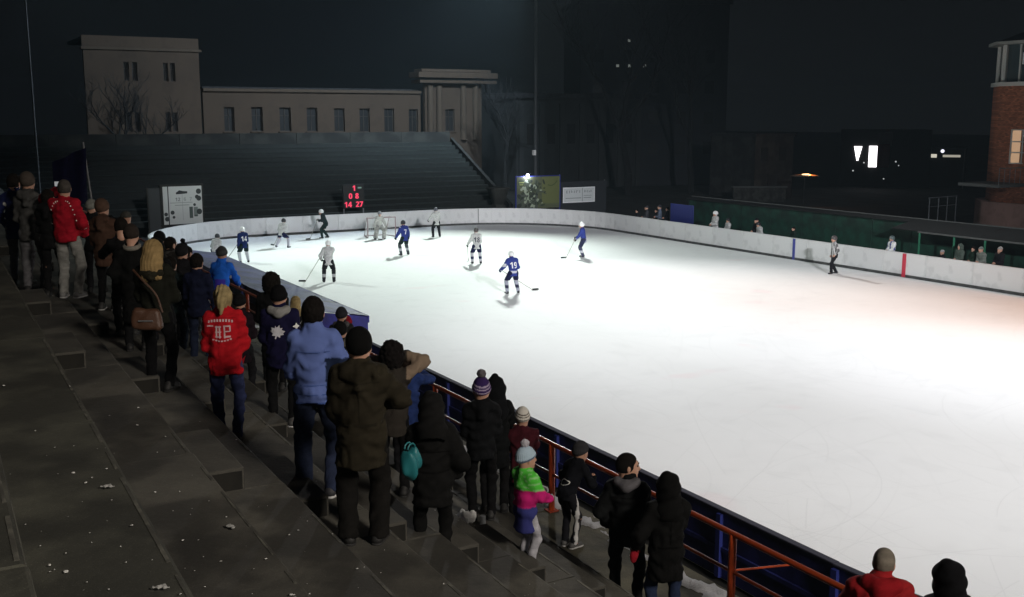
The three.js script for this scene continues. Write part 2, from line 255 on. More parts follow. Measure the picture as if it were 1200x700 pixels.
// ---- one hand, wrist at the origin, fingers to +y, palm to +z, thumb to +x
function handGeo(curl, r = 0) {
  return once('hand' + curl + r, () => {
    const P = [], L = [[-0.03, 0.062, 0.07], [-0.011, 0.071, 0.08], [0.01, 0.072, 0.078], [0.031, 0.066, 0.07]];
    for (const [x, k, len] of L) {
      P.push([x * 0.45, 0.005, 0, x, k, 0, 0.017 + r, 0.012 + r]);
      let y = k, z = 0, a = 0, q = [x, y, z];
      for (let s = 0; s < 3; s++) { a += curl * (s ? 1 : 0.75) + 0.04 * x * 30 * curl; const l = len * [0.46, 0.31, 0.23][s], n = [x * (1 + 0.04 * s), q[1] + Math.cos(a) * l, q[2] + Math.sin(a) * l]; P.push([...q, ...n, 0.0098 - s * 0.0008 + r, 0.009 - s * 0.0009 + r]); q = n; }
    }
    P.push([0.02, 0.02, 0.004, 0.048, 0.045, 0.016 + 0.01 * curl, 0.015 + r, 0.012 + r], [0.048, 0.045, 0.016 + 0.01 * curl, 0.055 - 0.012 * curl, 0.078, 0.022 + 0.02 * curl, 0.0115 + r, 0.0085 + r]);
    const [lo, hi] = bounds(P, 0.012); return nets(field(P, 0.008), lo, hi, r ? 0.009 : 0.006);
  });
}
function ik(a, b, l1, l2, hint) {
  const d = b.clone().sub(a); let L = d.length(); const mx = (l1 + l2) * 0.995; if (L > mx) { d.multiplyScalar(mx / L); L = mx; b = a.clone().add(d); }
  const u = d.clone().normalize(), x = (l1 * l1 - l2 * l2 + L * L) / (2 * L), h = Math.sqrt(Math.max(0, l1 * l1 - x * x));
  const n = hint.clone().addScaledVector(u, -hint.dot(u)).normalize();
  return [a.clone().addScaledVector(u, x).addScaledVector(n, h), b];
}
const HANDS = { // targets for the left hand in metres for a 1.75 m figure; the right one is mirrored
  down: [0.27, 0.80, 0.03], pocket: [0.215, 0.93, 0.13], front: [0.05, 1.04, 0.27], rail: [0.2, 0.98, 0.4], phone: [0.1, 1.42, 0.4], high: [0.26, 1.56, 0.36], face: [0.06, 1.58, 0.2], chest: [0.03, 1.22, 0.27], back: [0.05, 0.92, -0.2], out: [0.34, 0.95, 0.3], stickU: [0.12, 1.12, 0.36], stickL: [0.3, 0.86, 0.42],
};
const vstd = (o) => new THREE.MeshPhysicalMaterial({ color: 0xffffff, roughness: 0.9, specularIntensity: 0.2, ...o });
const unit = (v) => v.clone().normalize();
let personSeed = 1;
// o: label, at [x, y, z], yaw, h, and how dressed and posed
function figure(name, category, o) {
  const seed = personSeed++ * 7.31, s = o.h / 1.75, root = thing(name, o.label, category, o.at, o.yaw, o.group), far = o.far;
  const crouch = o.crouch || 0, lean = o.lean || 0, tw = o.twist || 0, w = o.wide || 1;
  const S = (x, y, z) => V(x * s, y * s, z * s), dir = V(Math.sin(tw) * Math.sin(lean), Math.cos(lean), Math.sin(lean));
  const pel = S(o.shift || 0, 0.93 - crouch, -0.45 * Math.sin(lean) * 0.35), up = (t) => pel.clone().addScaledVector(dir, t * s);
  const chest = up(0.38), neck = up(0.53), shC = up(0.452);
  const across = V(Math.cos(tw), 0, -Math.sin(tw)), sh = [1, -1].map((q) => shC.clone().addScaledVector(across, q * 0.15 * s * w));
  const hy = o.look || 0, hp = (o.nod || 0) + lean * 0.35, HM = new THREE.Matrix4().makeRotationFromEuler(new THREE.Euler(hp, hy, o.tilt || 0, 'YXZ'));
  const hc = neck.clone().add(V(0, 0.138 * s, 0.02 * s).applyEuler(new THREE.Euler(lean * 0.7 + hp * 0.3, 0, 0)));
  const hs = s * (o.hs || (o.h < 1.4 ? 1.3 : 1.1)); hc.y += (hs - s) * 0.1; HM.scale(V(hs, hs, hs)).setPosition(hc);
  const hips = [1, -1].map((q) => pel.clone().add(S(0.092 * q, -0.03, 0))), st = o.stance || 0.11, stride = o.stride || 0;
  const knees = [], ank = [], toes = [];
  [1, -1].forEach((q, i) => { const f = o.feet ? S(...o.feet[i]) : S(st * q, 0.085, stride * q); const turn = (o.toe ?? 0.2) * q; const [k, b] = ik(hips[i], f, 0.43 * s, 0.425 * s, V(q * 0.25, 0, 1)); knees.push(k); ank.push(b); toes.push(V(Math.sin(turn), 0, Math.cos(turn))); });
  const elb = [], wr = [];
  [['L', 1], ['R', -1]].forEach(([side, q], i) => { let t = o[side] || 'down'; t = Array.isArray(t) ? t : HANDS[t].map((v, a) => a ? v : v * q); const y0 = t[1] - crouch * 0.8; const [e, b] = ik(sh[i], S(t[0] + (o.shift || 0), y0, t[2]), 0.29 * s, 0.26 * s, (o.elbow && o.elbow[i]) ? V(...o.elbow[i]) : V(q * 0.6, -0.35, -0.7)); elb.push(e); wr.push(b); });
  const P = (a, b, r1, r2, fz) => [a.x, a.y, a.z, b.x, b.y, b.z, r1 * s, r2 * s, fz || 1];
  const lerp = (a, b, t) => a.clone().lerp(b, t);
  // body: one skin surface, with the head and hands meshed finer and merged in
  const BP = [P(pel, chest, 0.09, 0.09, 0.7), P(chest, neck, 0.085, 0.05, 0.75), P(sh[0], sh[1], 0.035, 0.035), P(neck, hc, 0.058, 0.055)];
  for (let i = 0; i < 2; i++) BP.push(P(sh[i], elb[i], 0.042, 0.035), P(elb[i], wr[i], 0.035, 0.026), P(hips[i], knees[i], 0.068, 0.048), P(knees[i], ank[i], 0.048, 0.033), P(ank[i], ank[i].clone().addScaledVector(toes[i], 0.14 * s).setY(0.035 * s), 0.035, 0.025));
  let [lo, hi] = bounds(BP); const pieces = [nets(field(BP, 0.05), lo, hi, far ? 0.035 : 0.026)];
  pieces.push(headGeo().clone().applyMatrix4(HM));
  const gloveG = [];
  for (let i = 0; i < 2; i++) if (!(o.hide || '').includes('LR'[i])) {
    const y = unit(wr[i].clone().sub(elb[i])), q = i ? -1 : 1; let z = V(-q * 0.8, -0.1, 0.45); z = unit(z.addScaledVector(y, -z.dot(y))); const x = y.clone().cross(z);
    const m = new THREE.Matrix4().makeBasis(x.multiplyScalar(s * -1 * q), y.clone().multiplyScalar(s), z.multiplyScalar(s)).setPosition(wr[i].clone().addScaledVector(y, -0.01));
    const curl = o.curl ?? 0.42; let g = handGeo(o.glove ? Math.max(curl, 0.5) : curl, o.glove || 0).clone().applyMatrix4(m); if (m.determinant() < 0) { const a = g.index.array; for (let t = 0; t < a.length; t += 3) { const b = a[t]; a[t] = a[t + 1]; a[t + 1] = b; } g.computeVertexNormals(); }
    (o.glove ? gloveG : pieces).push(g);
  }
  const body = part('body', mergeGeometries(pieces), skins[o.skin || 'light'], root);
  if (gloveG.length) for (const g of gloveG) part('glove', g, fabric(o.gloveC || [0.02, 0.02, 0.03]), root);
  if (o.face) for (const q of [1, -1]) { part('eye', new THREE.SphereGeometry(0.0115, 10, 8).translate(q * 0.032, 0.012, 0.083).applyMatrix4(HM), M.eye ||= std([0.12, 0.1, 0.09], 0.2), body); part('eyebrow', new THREE.CapsuleGeometry(0.0045, 0.03, 3, 6).rotateZ(1.5 + q * -0.15).rotateY(q * 0.35).translate(q * 0.034, 0.036, 0.092).applyMatrix4(HM), M.brow ||= std([0.02, 0.015, 0.01], 0.9), body); }
  const cell = far ? 0.032 : 0.0165, B = o.bulk || 0.012, J = o.jacket || {};
  const fold = (x, y, z, a) => { const n = noise3(x * 6 + seed, y * 5, z * 6), m = noise3(x * 15 + seed, y * 9, z * 15 + 3); return a * (Math.sin(y * 42 + 11 * n + 9 * x) * (0.25 + 0.5 * n) + (1 - Math.abs(2 * m - 1)) * 1.3 - 0.75 + (n - 0.5) * 0.9); };
  // trousers
  { const T = [P(pel, up(0.1), 0.125, 0.12, 0.8)], tb = o.baggy || 0; for (let i = 0; i < 2; i++) T.push(P(hips[i], knees[i], 0.09 + tb, 0.066 + tb), P(knees[i], ank[i].clone().setY(Math.max(0.05 * s, ank[i].y - 0.02)), 0.064 + tb, 0.058 + tb * 1.3));
    const f = field(T, 0.03), cut = (o.cuff ?? 0.055) * s; [lo, hi] = bounds(T, 0.02); const kc = o.shorts;
    part(o.shorts ? 'hockey_pants' : 'trousers', nets((x, y, z) => Math.max(f(x, y, z) + fold(x, y, z, 0.010), (kc ? kc * s - y : cut - y)), lo, hi, cell, o.legColour && ((x, y, z) => o.legColour(x / s, y / s, z / s))), o.legColour ? (M.vfab ||= vstd({ vertexColors: true, bumpMap: rep(fabricBump, 5), bumpScale: 0.002 })) : fabric(o.trousers || [0.015, 0.015, 0.018]), root); }
  if (o.socks) for (let i = 0; i < 2; i++) { const T = [P(knees[i], ank[i], 0.088, 0.066)], f = field(T, 0.02); [lo, hi] = bounds(T, 0.02); part('sock', nets((x, y, z) => f(x, y, z) + 0.004 * Math.sin(y * 60), lo, hi, cell, (x, y, z) => (o.band && Math.abs(y / s - 0.28) < 0.06) ? o.band : o.socks), M.vfab ||= vstd({ vertexColors: true }), root); }
  if (o.pads) for (let i = 0; i < 2; i++) { const k = knees[i], a = ank[i], f = (v) => v.clone().addScaledVector(toes[i], 0.05 * s); part('leg_pad', (() => { const T = [P(f(lerp(hips[i], k, 0.55)), f(k), 0.11, 0.125), P(f(k), f(a), 0.125, 0.12)], F = field(T, 0.02); [lo, hi] = bounds(T); return nets((x, y, z) => F(x, y, z) + 0.006 * Math.sin(y * 45), lo, hi, cell); })(), fabric([0.62, 0.62, 0.58]), root); }
  // shoes
  for (let i = 0; i < 2; i++) { const a = ank[i], t = toes[i], h0 = a.clone().addScaledVector(t, -0.04 * s), t0 = a.clone().addScaledVector(t, 0.15 * s), fl = a.y - 0.085 * s; h0.y = fl + 0.045 * s; t0.y = fl + 0.035 * s;
    const T = [P(h0, t0, 0.046, 0.04), P(a.clone().setY(fl + 0.1 * s), h0, o.skates ? 0.058 : 0.046, 0.045)], f = field(T, 0.02), lift = o.skates ? 0.05 : 0; [lo, hi] = bounds(T, 0.02);
    const shoe = part(o.skates ? 'skate' : 'shoe', nets((x, y, z) => smax(f(x, y, z), fl + 0.004 + (o.skates ? 0.012 : 0) - y, 0.006), lo, hi, far ? 0.025 : 0.013), fabric(o.shoes || [0.012, 0.012, 0.012], 0.6, false), root);
    shoe.position.y += lift * 0; if (o.skates) part('blade', (() => { const c0 = h0.clone().add(V(0, -0.045 * s, 0)), c1 = t0.clone().add(V(0, -0.035 * s, 0)); return [rod([c0.x, fl + 0.008, c0.z], [c1.x, fl + 0.008, c1.z], 0.006, 0.006, 6)]; })(), M.steel, shoe);
    if (!o.skates && !far) part('sole', (() => { const T2 = [[h0.x, fl + 0.012, h0.z, t0.x, fl + 0.012, t0.z, 0.052 * s, 0.046 * s]], f2 = field(T2, 0.01); const b2 = bounds(T2, 0.02); return nets((x, y, z) => Math.max(f2(x, y, z), Math.abs(y - fl - 0.012) - 0.011), b2[0], b2[1], 0.012); })(), fabric(o.sole || [0.02, 0.02, 0.02], 0.7, false), shoe); }
  // jacket, coat or jersey
  const hem = (o.hem ?? 0.8) * s - crouch * s * 0.5, JP = [P(up(0), up(0.2), 0.138 + B, 0.132 + B, 0.78), P(up(0.2), chest, 0.132 + B, 0.146 + B, 0.76), P(chest, up(0.5), 0.14 + B, 0.075, 0.76), P(lerp(sh[0], sh[1], 0.03), lerp(sh[0], sh[1], 0.97), 0.056 + B * 0.8 + (o.pad || 0), 0.056 + B * 0.8 + (o.pad || 0)), P(up(0.545), lerp(sh[0], sh[1], 0.12), 0.045, 0.055 + B * 0.5), P(up(0.545), lerp(sh[0], sh[1], 0.88), 0.045, 0.055 + B * 0.5), P(up(0.48), up(0.585), 0.088, o.collar ?? 0.076)];
  if (hem < pel.y - 0.02) JP.push(P(pel, V(pel.x, hem, pel.z), 0.138 + B, (0.145 + B) + (o.flare || 0.0), 0.8));
  for (let i = 0; i < 2; i++) JP.push(P(sh[i], elb[i], 0.058 + B * 0.8 + (o.pad || 0) * 0.7, 0.052 + B * 0.8), P(elb[i], wr[i], 0.051 + B * 0.8, 0.044 + B * 0.6));
  if (o.hoodDown) JP.push(P(up(0.5).add(S(0.085, 0.03, -0.09)), up(0.5).add(S(-0.085, 0.03, -0.09)), 0.062, 0.062), P(up(0.5).add(S(0, 0.0, -0.12)), up(0.4).add(S(0, 0, -0.15)), 0.075, 0.05));
  const jf = field(JP, 0.045), pf = o.puffer ? (x, y, z) => 0.016 * (Math.abs(Math.sin(y * 31 + 0.4 * Math.sin(x * 9))) - 0.6) * -1 : null, amp = o.smooth ? 0.007 : 0.014;
  const F = (x, y, z) => { let d = jf(x, y, z); d += fold(x, y, z, amp); if (pf) d += pf(x, y, z); d = smax(d, hem - y + 0.008 * Math.sin(x * 22 + seed), 0.012);
    for (let i = 0; i < 2; i++) { const e = wr[i], u = wr[i].clone().sub(elb[i]).normalize(), t = (x - e.x) * u.x + (y - e.y) * u.y + (z - e.z) * u.z; if (t > -0.005) { const q = Math.hypot(x - e.x, y - e.y, z - e.z); if (q < 0.13 * s) d = Math.max(d, t + 0.005); } } return d; };
  [lo, hi] = bounds(JP, 0.025); lo[1] = Math.max(lo[1], hem - 0.04);
  const jm = o.colour ? (M.vfab ||= vstd({ vertexColors: true, bumpMap: rep(fabricBump, 5), bumpScale: 0.002 })) : fabric(o.jacket || [0.015, 0.015, 0.017], o.shine || 0.88);
  const jk = part(o.top || 'jacket', nets(F, lo, hi, cell, o.colour && ((x, y, z) => o.colour(x / s, y / s, z / s))), jm, root);
  if (o.hoodC) { const hd = o.hoodDrop || 0, hb = o.hoodBig || 1, H = [P(up(0.515 - hd).add(S(0.09, 0.025, -0.085 - hd * 0.3)), up(0.515 - hd).add(S(0, 0.0, -0.135)), 0.05 * hb, 0.058 * hb), P(up(0.515 - hd).add(S(-0.09, 0.025, -0.085 - hd * 0.3)), up(0.515 - hd).add(S(0, 0.0, -0.135)), 0.05 * hb, 0.058 * hb), P(up(0.53).add(S(0.1, 0.02, -0.05)), up(0.5).add(S(0.06, 0.0, 0.09)), 0.035, 0.022), P(up(0.53).add(S(-0.1, 0.02, -0.05)), up(0.5).add(S(-0.06, 0.0, 0.09)), 0.035, 0.022)], f = field(H, 0.04); const b = bounds(H); part('hood', nets((x, y, z) => f(x, y, z) + (o.fur ? 0.028 * curls(x, y, z, 55) : 0.008 * curls(x, y, z, 22)), b[0], b[1], 0.014), fabric(o.hoodC, 0.95), root); }
  // head wear
  const worn = [];
  for (const k of (o.head || 'short').split('+')) { const m = k === 'visor' ? (M.visor ||= new THREE.MeshPhysicalMaterial({ color: 0xffffff, transmission: 1, roughness: 0.05, thickness: 0 })) : fabric((o.hc && o.hc[k]) || [0.015, 0.012, 0.01], k === 'helmet' ? 0.35 : 0.95, k !== 'helmet'); let g = once('wear' + k, headWear[k] || (() => null)); if (!g) continue; g = g.clone();
    if (o.stripe && (k === 'beanie' || k === 'slouch')) { const p = g.attributes.position, c = new Float32Array(p.count * 3); for (let i = 0; i < p.count; i++) c.set(o.stripe(p.getY(i) - 0.3 * p.getZ(i), p.getX(i), p.getZ(i)), 3 * i); g.setAttribute('color', new THREE.BufferAttribute(c, 3)); }
    worn.push(part({ short: 'hair', curly: 'hair', crop: 'hair', long: 'hair', ponytail: 'hair', beanie: 'beanie', slouch: 'beanie', pompom: 'pompom', cap: 'cap', hood: 'hood', pointhood: 'hood', helmet: 'helmet', visor: 'visor' }[k], g.applyMatrix4(HM), o.stripe && (k === 'beanie' || k === 'slouch') ? (M.vfab ||= vstd({ vertexColors: true })) : m, k === 'pompom' && worn[0] ? worn[0] : root)); }
  root.userData.label = o.label;
  return { root, F, s, wr, elb, hc, HM, jk, sh, pel, up, world: (v) => v.clone().applyAxisAngle(V(0, 1, 0), o.yaw).add(V(...o.at)) };
}
// lays flat print (shapes in x, y) on the back of a jacket
function onBack(fig, geo, m, name, cx, cy, front) {
  const p = geo.attributes.position;
  for (let i = 0; i < p.count; i++) { const x = (front ? 1 : -1) * p.getX(i) + cx, y = p.getY(i) + cy; let z = front ? 0.6 : -0.6, st = front ? -0.008 : 0.008, n = 0; while (fig.F(x, y, z) > 0 && n++ < 120) z += st; p.setXYZ(i, x, y, z - st * 1.2); }
  geo.computeVertexNormals(); return part(name, geo, m, fig.jk);
}
const font = await new FontLoader().loadAsync('fonts/droid/droid_sans_bold.typeface.json');
function letters(t, h, squeeze = 1) { const g = new THREE.ShapeGeometry(font.generateShapes(t, h), 3); g.computeBoundingBox(); const b = g.boundingBox; g.translate(-(b.min.x + b.max.x) / 2, -(b.min.y + b.max.y) / 2, 0).scale(squeeze, 1, 1); return g; }
function fine(g, n) { // splits triangles so that print follows cloth
  g = g.toNonIndexed(); const p = g.attributes.position, out = []; const rec = (a, b, c, k) => { if (!k) { out.push(...a, ...b, ...c); return; } const m = (u, v) => [(u[0] + v[0]) / 2, (u[1] + v[1]) / 2, 0], ab = m(a, b), bc = m(b, c), ca = m(c, a); rec(a, ab, ca, k - 1); rec(ab, b, bc, k - 1); rec(ca, bc, c, k - 1); rec(ab, bc, ca, k - 1); };
  for (let i = 0; i < p.count; i += 3) rec([p.getX(i), p.getY(i), 0], [p.getX(i + 1), p.getY(i + 1), 0], [p.getX(i + 2), p.getY(i + 2), 0], n);
  const G = new THREE.BufferGeometry(); G.setAttribute('position', new THREE.Float32BufferAttribute(out, 3)); return G;
}
// ---------------------------------------------------------------- the setting
const S0 = 2.65, TH = 0.018084;
const lev = (i) => 7.3 - S0 * (1 + 0.1392 * i), edge = (i) => S0 * (0.6433 + 0.2735 * i);
struct('ground', boxUV(new THREE.PlaneGeometry(700, 700).rotateX(-Math.PI / 2).translate(40, -0.065, -100)), M.ground);

// ice: rounded rectangle inside the boards
const RX0 = 10.97, RX1 = 39.8, RZ0 = -64.35, RZ1 = -1.35, RR = 8.5;
{ const s = new THREE.Shape(), a = RX0, b = RX1, c = -RZ1, d = -RZ0, r = RR;
  s.moveTo(a + r, c); s.lineTo(b - r, c); s.absarc(b - r, c + r, r, -Math.PI / 2, 0); s.lineTo(b, d - r); s.absarc(b - r, d - r, r, 0, Math.PI / 2); s.lineTo(a + r, d); s.absarc(a + r, d - r, r, Math.PI / 2, Math.PI); s.lineTo(a, c + r); s.absarc(a + r, c + r, r, Math.PI, 1.5 * Math.PI);
  const g = new THREE.ExtrudeGeometry(s, { depth: 0.06, bevelEnabled: false, curveSegments: 24 }).rotateX(-Math.PI / 2).translate(0, -0.06, 0);
  struct('ice', boxUV(g), M.ice); }

// boards round the ice, every panel its own piece
{ const t = thing('rink_boards', 'white boards round the ice with blue and red line markers and a navy near side', 'rink boards');
  const W = 1.1, TK = 0.08;
  const panel = (x, z, yaw, len, near) => { // yaw turns the inside (local +z) towards the ice
    const put = (name, g, m, dx = 0) => { const o = part(name, g, m, t); o.position.set(x, 0, z); o.rotation.y = yaw; return o; };
    const p = put('board_panel', rbox(len - 0.012, W, TK, 0, W / 2, -TK / 2, 0.008), near ? M.navy : (R() < 0.3 ? M.boardB : M.board));
    p.rotation.x = 0; put('kick_plate', box(len - 0.004, 0.13, 0.012, 0, 0.065, 0.007), M.kick);
    if (near) { put('cap_rail', rbox(len, 0.04, 0.13, 0, W + 0.022, -TK / 2, 0.012), M.capLight); put('board_post', box(0.1, W - 0.04, 0.07, len / 2 - 0.06, W / 2, -TK - 0.038), M.navyPost); put('board_rail', box(len - 0.02, 0.07, 0.04, 0, 0.5, -TK - 0.022), M.navy); }
    else put('cap_rail', rbox(len, 0.025, 0.1, 0, W + 0.014, -TK / 2, 0.01), M.boardB);
  };
  const L = RZ1 - RZ0 - 2 * RR, n = 19, l = L / n;
  for (let i = 0; i < n; i++) { const z = RZ1 - RR - l * (i + 0.5); panel(RX0, z, Math.PI / 2, l, true); panel(RX1, z, -Math.PI / 2, l, false); }
  const wl = RX1 - RX0 - 2 * RR, m = 5; for (let i = 0; i < m; i++) { const x = RX0 + RR + wl / m * (i + 0.5); panel(x, RZ0, 0, wl / m, false); panel(x, RZ1, Math.PI, wl / m, false); }
  for (const [cx, cz, a0, near] of [[RX0 + RR, RZ0 + RR, Math.PI, 0], [RX1 - RR, RZ0 + RR, 1.5 * Math.PI, 0], [RX1 - RR, RZ1 - RR, 0, 0], [RX0 + RR, RZ1 - RR, Math.PI / 2, 1]])
    for (let i = 0; i < 14; i++) { const a = a0 + (i + 0.5) / 14 * Math.PI / 2; panel(cx + RR * Math.cos(a), cz + RR * Math.sin(a), -a - Math.PI / 2, RR * Math.PI / 28 + 0.012, near); }
  part('red_line_marker', box(0.014, W - 0.01, 0.2, RX1 - 0.017, W / 2, -32.84), M.redMark, t);
  part('blue_line_marker', box(0.014, W - 0.01, 0.17, RX1 - 0.017, W / 2, -39.83), M.blueMark, t);
  part('gate_seam', box(0.02, W - 0.14, 0.016, 34.1, W / 2 + 0.07, -63.99 + 0.2), M.kick, t).rotation.y = 0;
}

// terrace on the near side: slabs, half steps of the aisles
{ const t = new THREE.Group(); t.name = 'terrace'; t.userData.kind = 'structure'; t.rotation.y = -TH; scene.add(t);
  const joints = [-4, -1.7, 1.25, 4.8, 8.35, 11.9, 15.45, 19, 22.55, 26.1, 29.65, 33.2, 36.75, 40.3, 43.85, 47.4, 51, 55, 60];
  for (let i = -3; i <= 6; i++) for (let j = 0; j + 1 < joints.length; j++) {
    const a = i === -3 ? -9 : edge(i - 1) - 0.012, b = edge(i) + (R() - 0.5) * 0.012, y = lev(i) + (R() - 0.5) * 0.012, c = 0.014 + 0.014 * R(), s = new THREE.Shape();
    s.moveTo(a, y); s.lineTo(b - c, y); s.lineTo(b - c * 0.3, y - c * 0.3); s.lineTo(b, y - c); s.lineTo(b, y - 0.42); s.lineTo(a, y - 0.42);
    const g = new THREE.ExtrudeGeometry(s, { depth: joints[j + 1] - joints[j] - 0.012, bevelEnabled: false }).translate(0, 0, -joints[j + 1] + 0.006);
    part('terrace_slab', boxUV(g), i < 0 ? M.concreteDark : M.concrete, t);
    for (let v = joints[j] + 0.05; v < joints[j + 1] - 0.3;) { const l = Math.min(joints[j + 1] - v - 0.05, 0.15 + R() * (i === -1 ? 1.6 : 0.7)); if (R() < (i === -1 ? 0.85 : 0.45) && v > 2 && v < 30) part('worn_lit_edge', boxUV(rbox(0.012 + 0.014 * R(), 0.006, l, b - c - 0.012, y + 0.0005, -v - l / 2, 0.002)), M.wornLitEdge, t); v += l + 0.04 + R() * 0.25; }  // broken strips: edge wear plus a painted highlight along the step
  }
  for (const [v0, len] of [[8.35, 1.25], [11.9, 1.15], [15.45, 1.2], [22.6, 1.2], [29.7, 1.2]]) for (let i = v0 < 9 ? 1 : 0; i <= 6; i++) {
    const u = edge(i - 1), h = 0.184 + 0.006 * (R() - 0.5), w = 0.36 + 0.03 * R();
    part('stair_block', rbox(w + 0.02, h + 0.06, len, u + w / 2 + 0.002, lev(i) + h / 2 - 0.03, -v0 - len / 2, 0.014), M.concrete, t); part('painted_shade', box(w - 0.02, h - 0.03, 0.006, u + w / 2, lev(i) + h / 2 - 0.012, -v0 + 0.002), M.paintedShade, t);  // thin dark panel paints shade on the near end of each half step
  }
}
{ const t = new THREE.Group(); t.name = 'walkway'; t.userData.kind = 'structure'; scene.add(t);
  for (let a = -4, k = 0; a < 60; a += 3.1, k++) part('walkway_slab', rbox(2.45, 2.068, 3.09, 7.66 - 2.45 / 2, 1.034 + 0.004 * (k % 3), -a - 1.55, 0.016), M.walk, t); }
// snow left along the foot of the rail
{ const g = new THREE.PlaneGeometry(0.46, 56, 14, 900).rotateX(-Math.PI / 2).translate(7.4, 2.075, -24), p = g.attributes.position;
  for (let i = 0; i < p.count; i++) { const x = p.getX(i), z = p.getZ(i), e = 1 - Math.abs(x - 7.4) / 0.23; const n = noise3(x * 3, 1, z * 1.6) * 0.6 + noise3(x * 9, 4, z * 8) * 0.5, h = (n + 0.55 * e - 0.84); p.setY(i, h > 0 ? 2.076 + Math.min(0.045, h * 0.1) + 0.01 * noise3(x * 40, 2, z * 40) : 2.05); }
  g.computeVertexNormals(); single('snow', boxUV(g), M.snow, 'old snow lying along the concrete edge under the red rail', 'snow', null, 'stuff'); }
// red hand rail
{ const t = thing('hand_rail', 'red painted tube hand rail along the walkway in front of the terrace', 'hand rail', [7.23, 2.068, 0]);
  const z0 = 2, z1 = -58; part('top_rail', rod([0, 0.94, z0], [0, 0.94, z1], 0.032, 0.032, 14), M.rail, t); part('middle_rail', rod([0, 0.52, z0], [0, 0.52, z1], 0.02, 0.02, 10), M.rail, t);
  for (let a = 0.8; a < 58; a += 3.56) { const p = part('rail_post', [rod([0, 0, -a], [0, 0.935, -a], 0.043, 0.043, 12)], M.rail, t); part('base_plate', rbox(0.15, 0.016, 0.15, 0, 0.012, -a, 0.004), M.railMatt, p); }
  part('brace', rod([0, 0.54, -7.9], [0.75, 0.5, -7.75], 0.012, 0.012, 8), M.rail, t);
}
// roofed players' bench on the near side, blue sheet over it
{ const t = thing('bench_shelter', 'low bench shelter by the near boards roofed with a blue sheet', 'shelter', [9, 0, -27.2]);
  const L = 15.85, N = 9;
  for (let k = 0; k < N; k++) { const g = new THREE.PlaneGeometry(2.06, L / N - 0.004, 10, 10).rotateX(-Math.PI / 2), p = g.attributes.position;
    for (let i = 0; i < p.count; i++) { const x = p.getX(i), z = p.getZ(i) - L / N * (k + 0.5); p.setXYZ(i, x + 1.0, 2.19 - (x + 1.03) / 2.06 * 0.36 + 0.018 * (noise3(x * 2, 0, z * 2) - 0.5) - 0.02 * Math.sin(Math.PI * ((z * N / L) % 1)) ** 2, z); }
    g.computeVertexNormals(); const g2 = g.clone().translate(0, -0.012, 0); part('roof_sheet', [boxUV(g), boxUV(g2)], M.tarp, t); }
  { const s = new THREE.Shape(); s.moveTo(0, 0.04); s.lineTo(2.03, 0.04); s.lineTo(2.03, 1.79); s.lineTo(0, 2.145); part('end_sheet', boxUV(new THREE.ExtrudeGeometry(s, { depth: 0.03, bevelEnabled: false }).translate(0, 0, -0.06)), M.tarpEnd, t); }
  part('front_fascia', box(0.03, 0.2, L, 2.045, 1.72, -L / 2), M.tarpEnd, t);
  part('back_wall', box(0.05, 1.5, L, 0.05, 0.9, -L / 2), M.darkRed, t);
  for (let k = 0; k <= N; k++) part('post', rbox(0.07, 2.08, 0.07, -0.02, 1.06, -L / N * k - (k ? 0 : 0.1), 0.008), M.navyPost, t);
  part('bench_seat', rbox(0.4, 0.05, L - 0.4, 0.9, 0.45, -L / 2, 0.01), M.frame, t);
}
// goal
{ const t = thing('hockey_goal', 'ice hockey goal with net on the far goal line', 'goal', [25.35, 0, -60.0]);
  const fm = std([0.3, 0.22, 0.22], 0.4), r = 0.035;
  for (const q of [-1, 1]) { part('post', rod([0.915 * q, 0, 0], [0.915 * q, 1.22, 0], r, r, 10), fm, t); part('base_bar', rod([0.915 * q, 0.03, 0], [0.7 * q, 0.03, -1.1], 0.03, 0.03, 8), fm, t); part('top_bar', rod([0.915 * q, 1.22, 0], [0.75 * q, 1.2, -0.55], 0.022, 0.022, 8), fm, t); part('back_stay', rod([0.75 * q, 1.2, -0.55], [0.7 * q, 0.03, -1.1], 0.022, 0.022, 8), fm, t); }
  part('crossbar', rod([-0.93, 1.22, 0], [0.93, 1.22, 0], r, r, 10), fm, t); part('rear_bar', rod([-0.7, 0.03, -1.1], [0.7, 0.03, -1.1], 0.03, 0.03, 8), fm, t); part('rear_top_bar', rod([-0.75, 1.2, -0.55], [0.75, 1.2, -0.55], 0.02, 0.02, 8), fm, t);
  const n = []; for (let i = 0; i <= 12; i++) { const f = i / 12; n.push(rod([-0.75 + 1.5 * f, 1.2, -0.55], [-0.7 + 1.4 * f, 0.03, -1.1], 0.008, 0.008, 4)); n.push(rod([-0.915 + 1.83 * f, 1.22, 0], [-0.75 + 1.5 * f, 1.2, -0.55], 0.008, 0.008, 4)); if (f) n.push(rod([-0.75 + 0.05 * f, 1.2 - 1.17 * f, -0.55 - 0.55 * f], [0.75 - 0.05 * f, 1.2 - 1.17 * f, -0.55 - 0.55 * f], 0.008, 0.008, 4)); for (const q of [-1, 1]) n.push(rod([0.915 * q, 1.22 * f, 0], [(0.7 + 0.05 * f) * q, 0.03 + 1.17 * f, -1.1 + 0.55 * f], 0.008, 0.008, 4)); }
  part('net', n, M.white, t); }

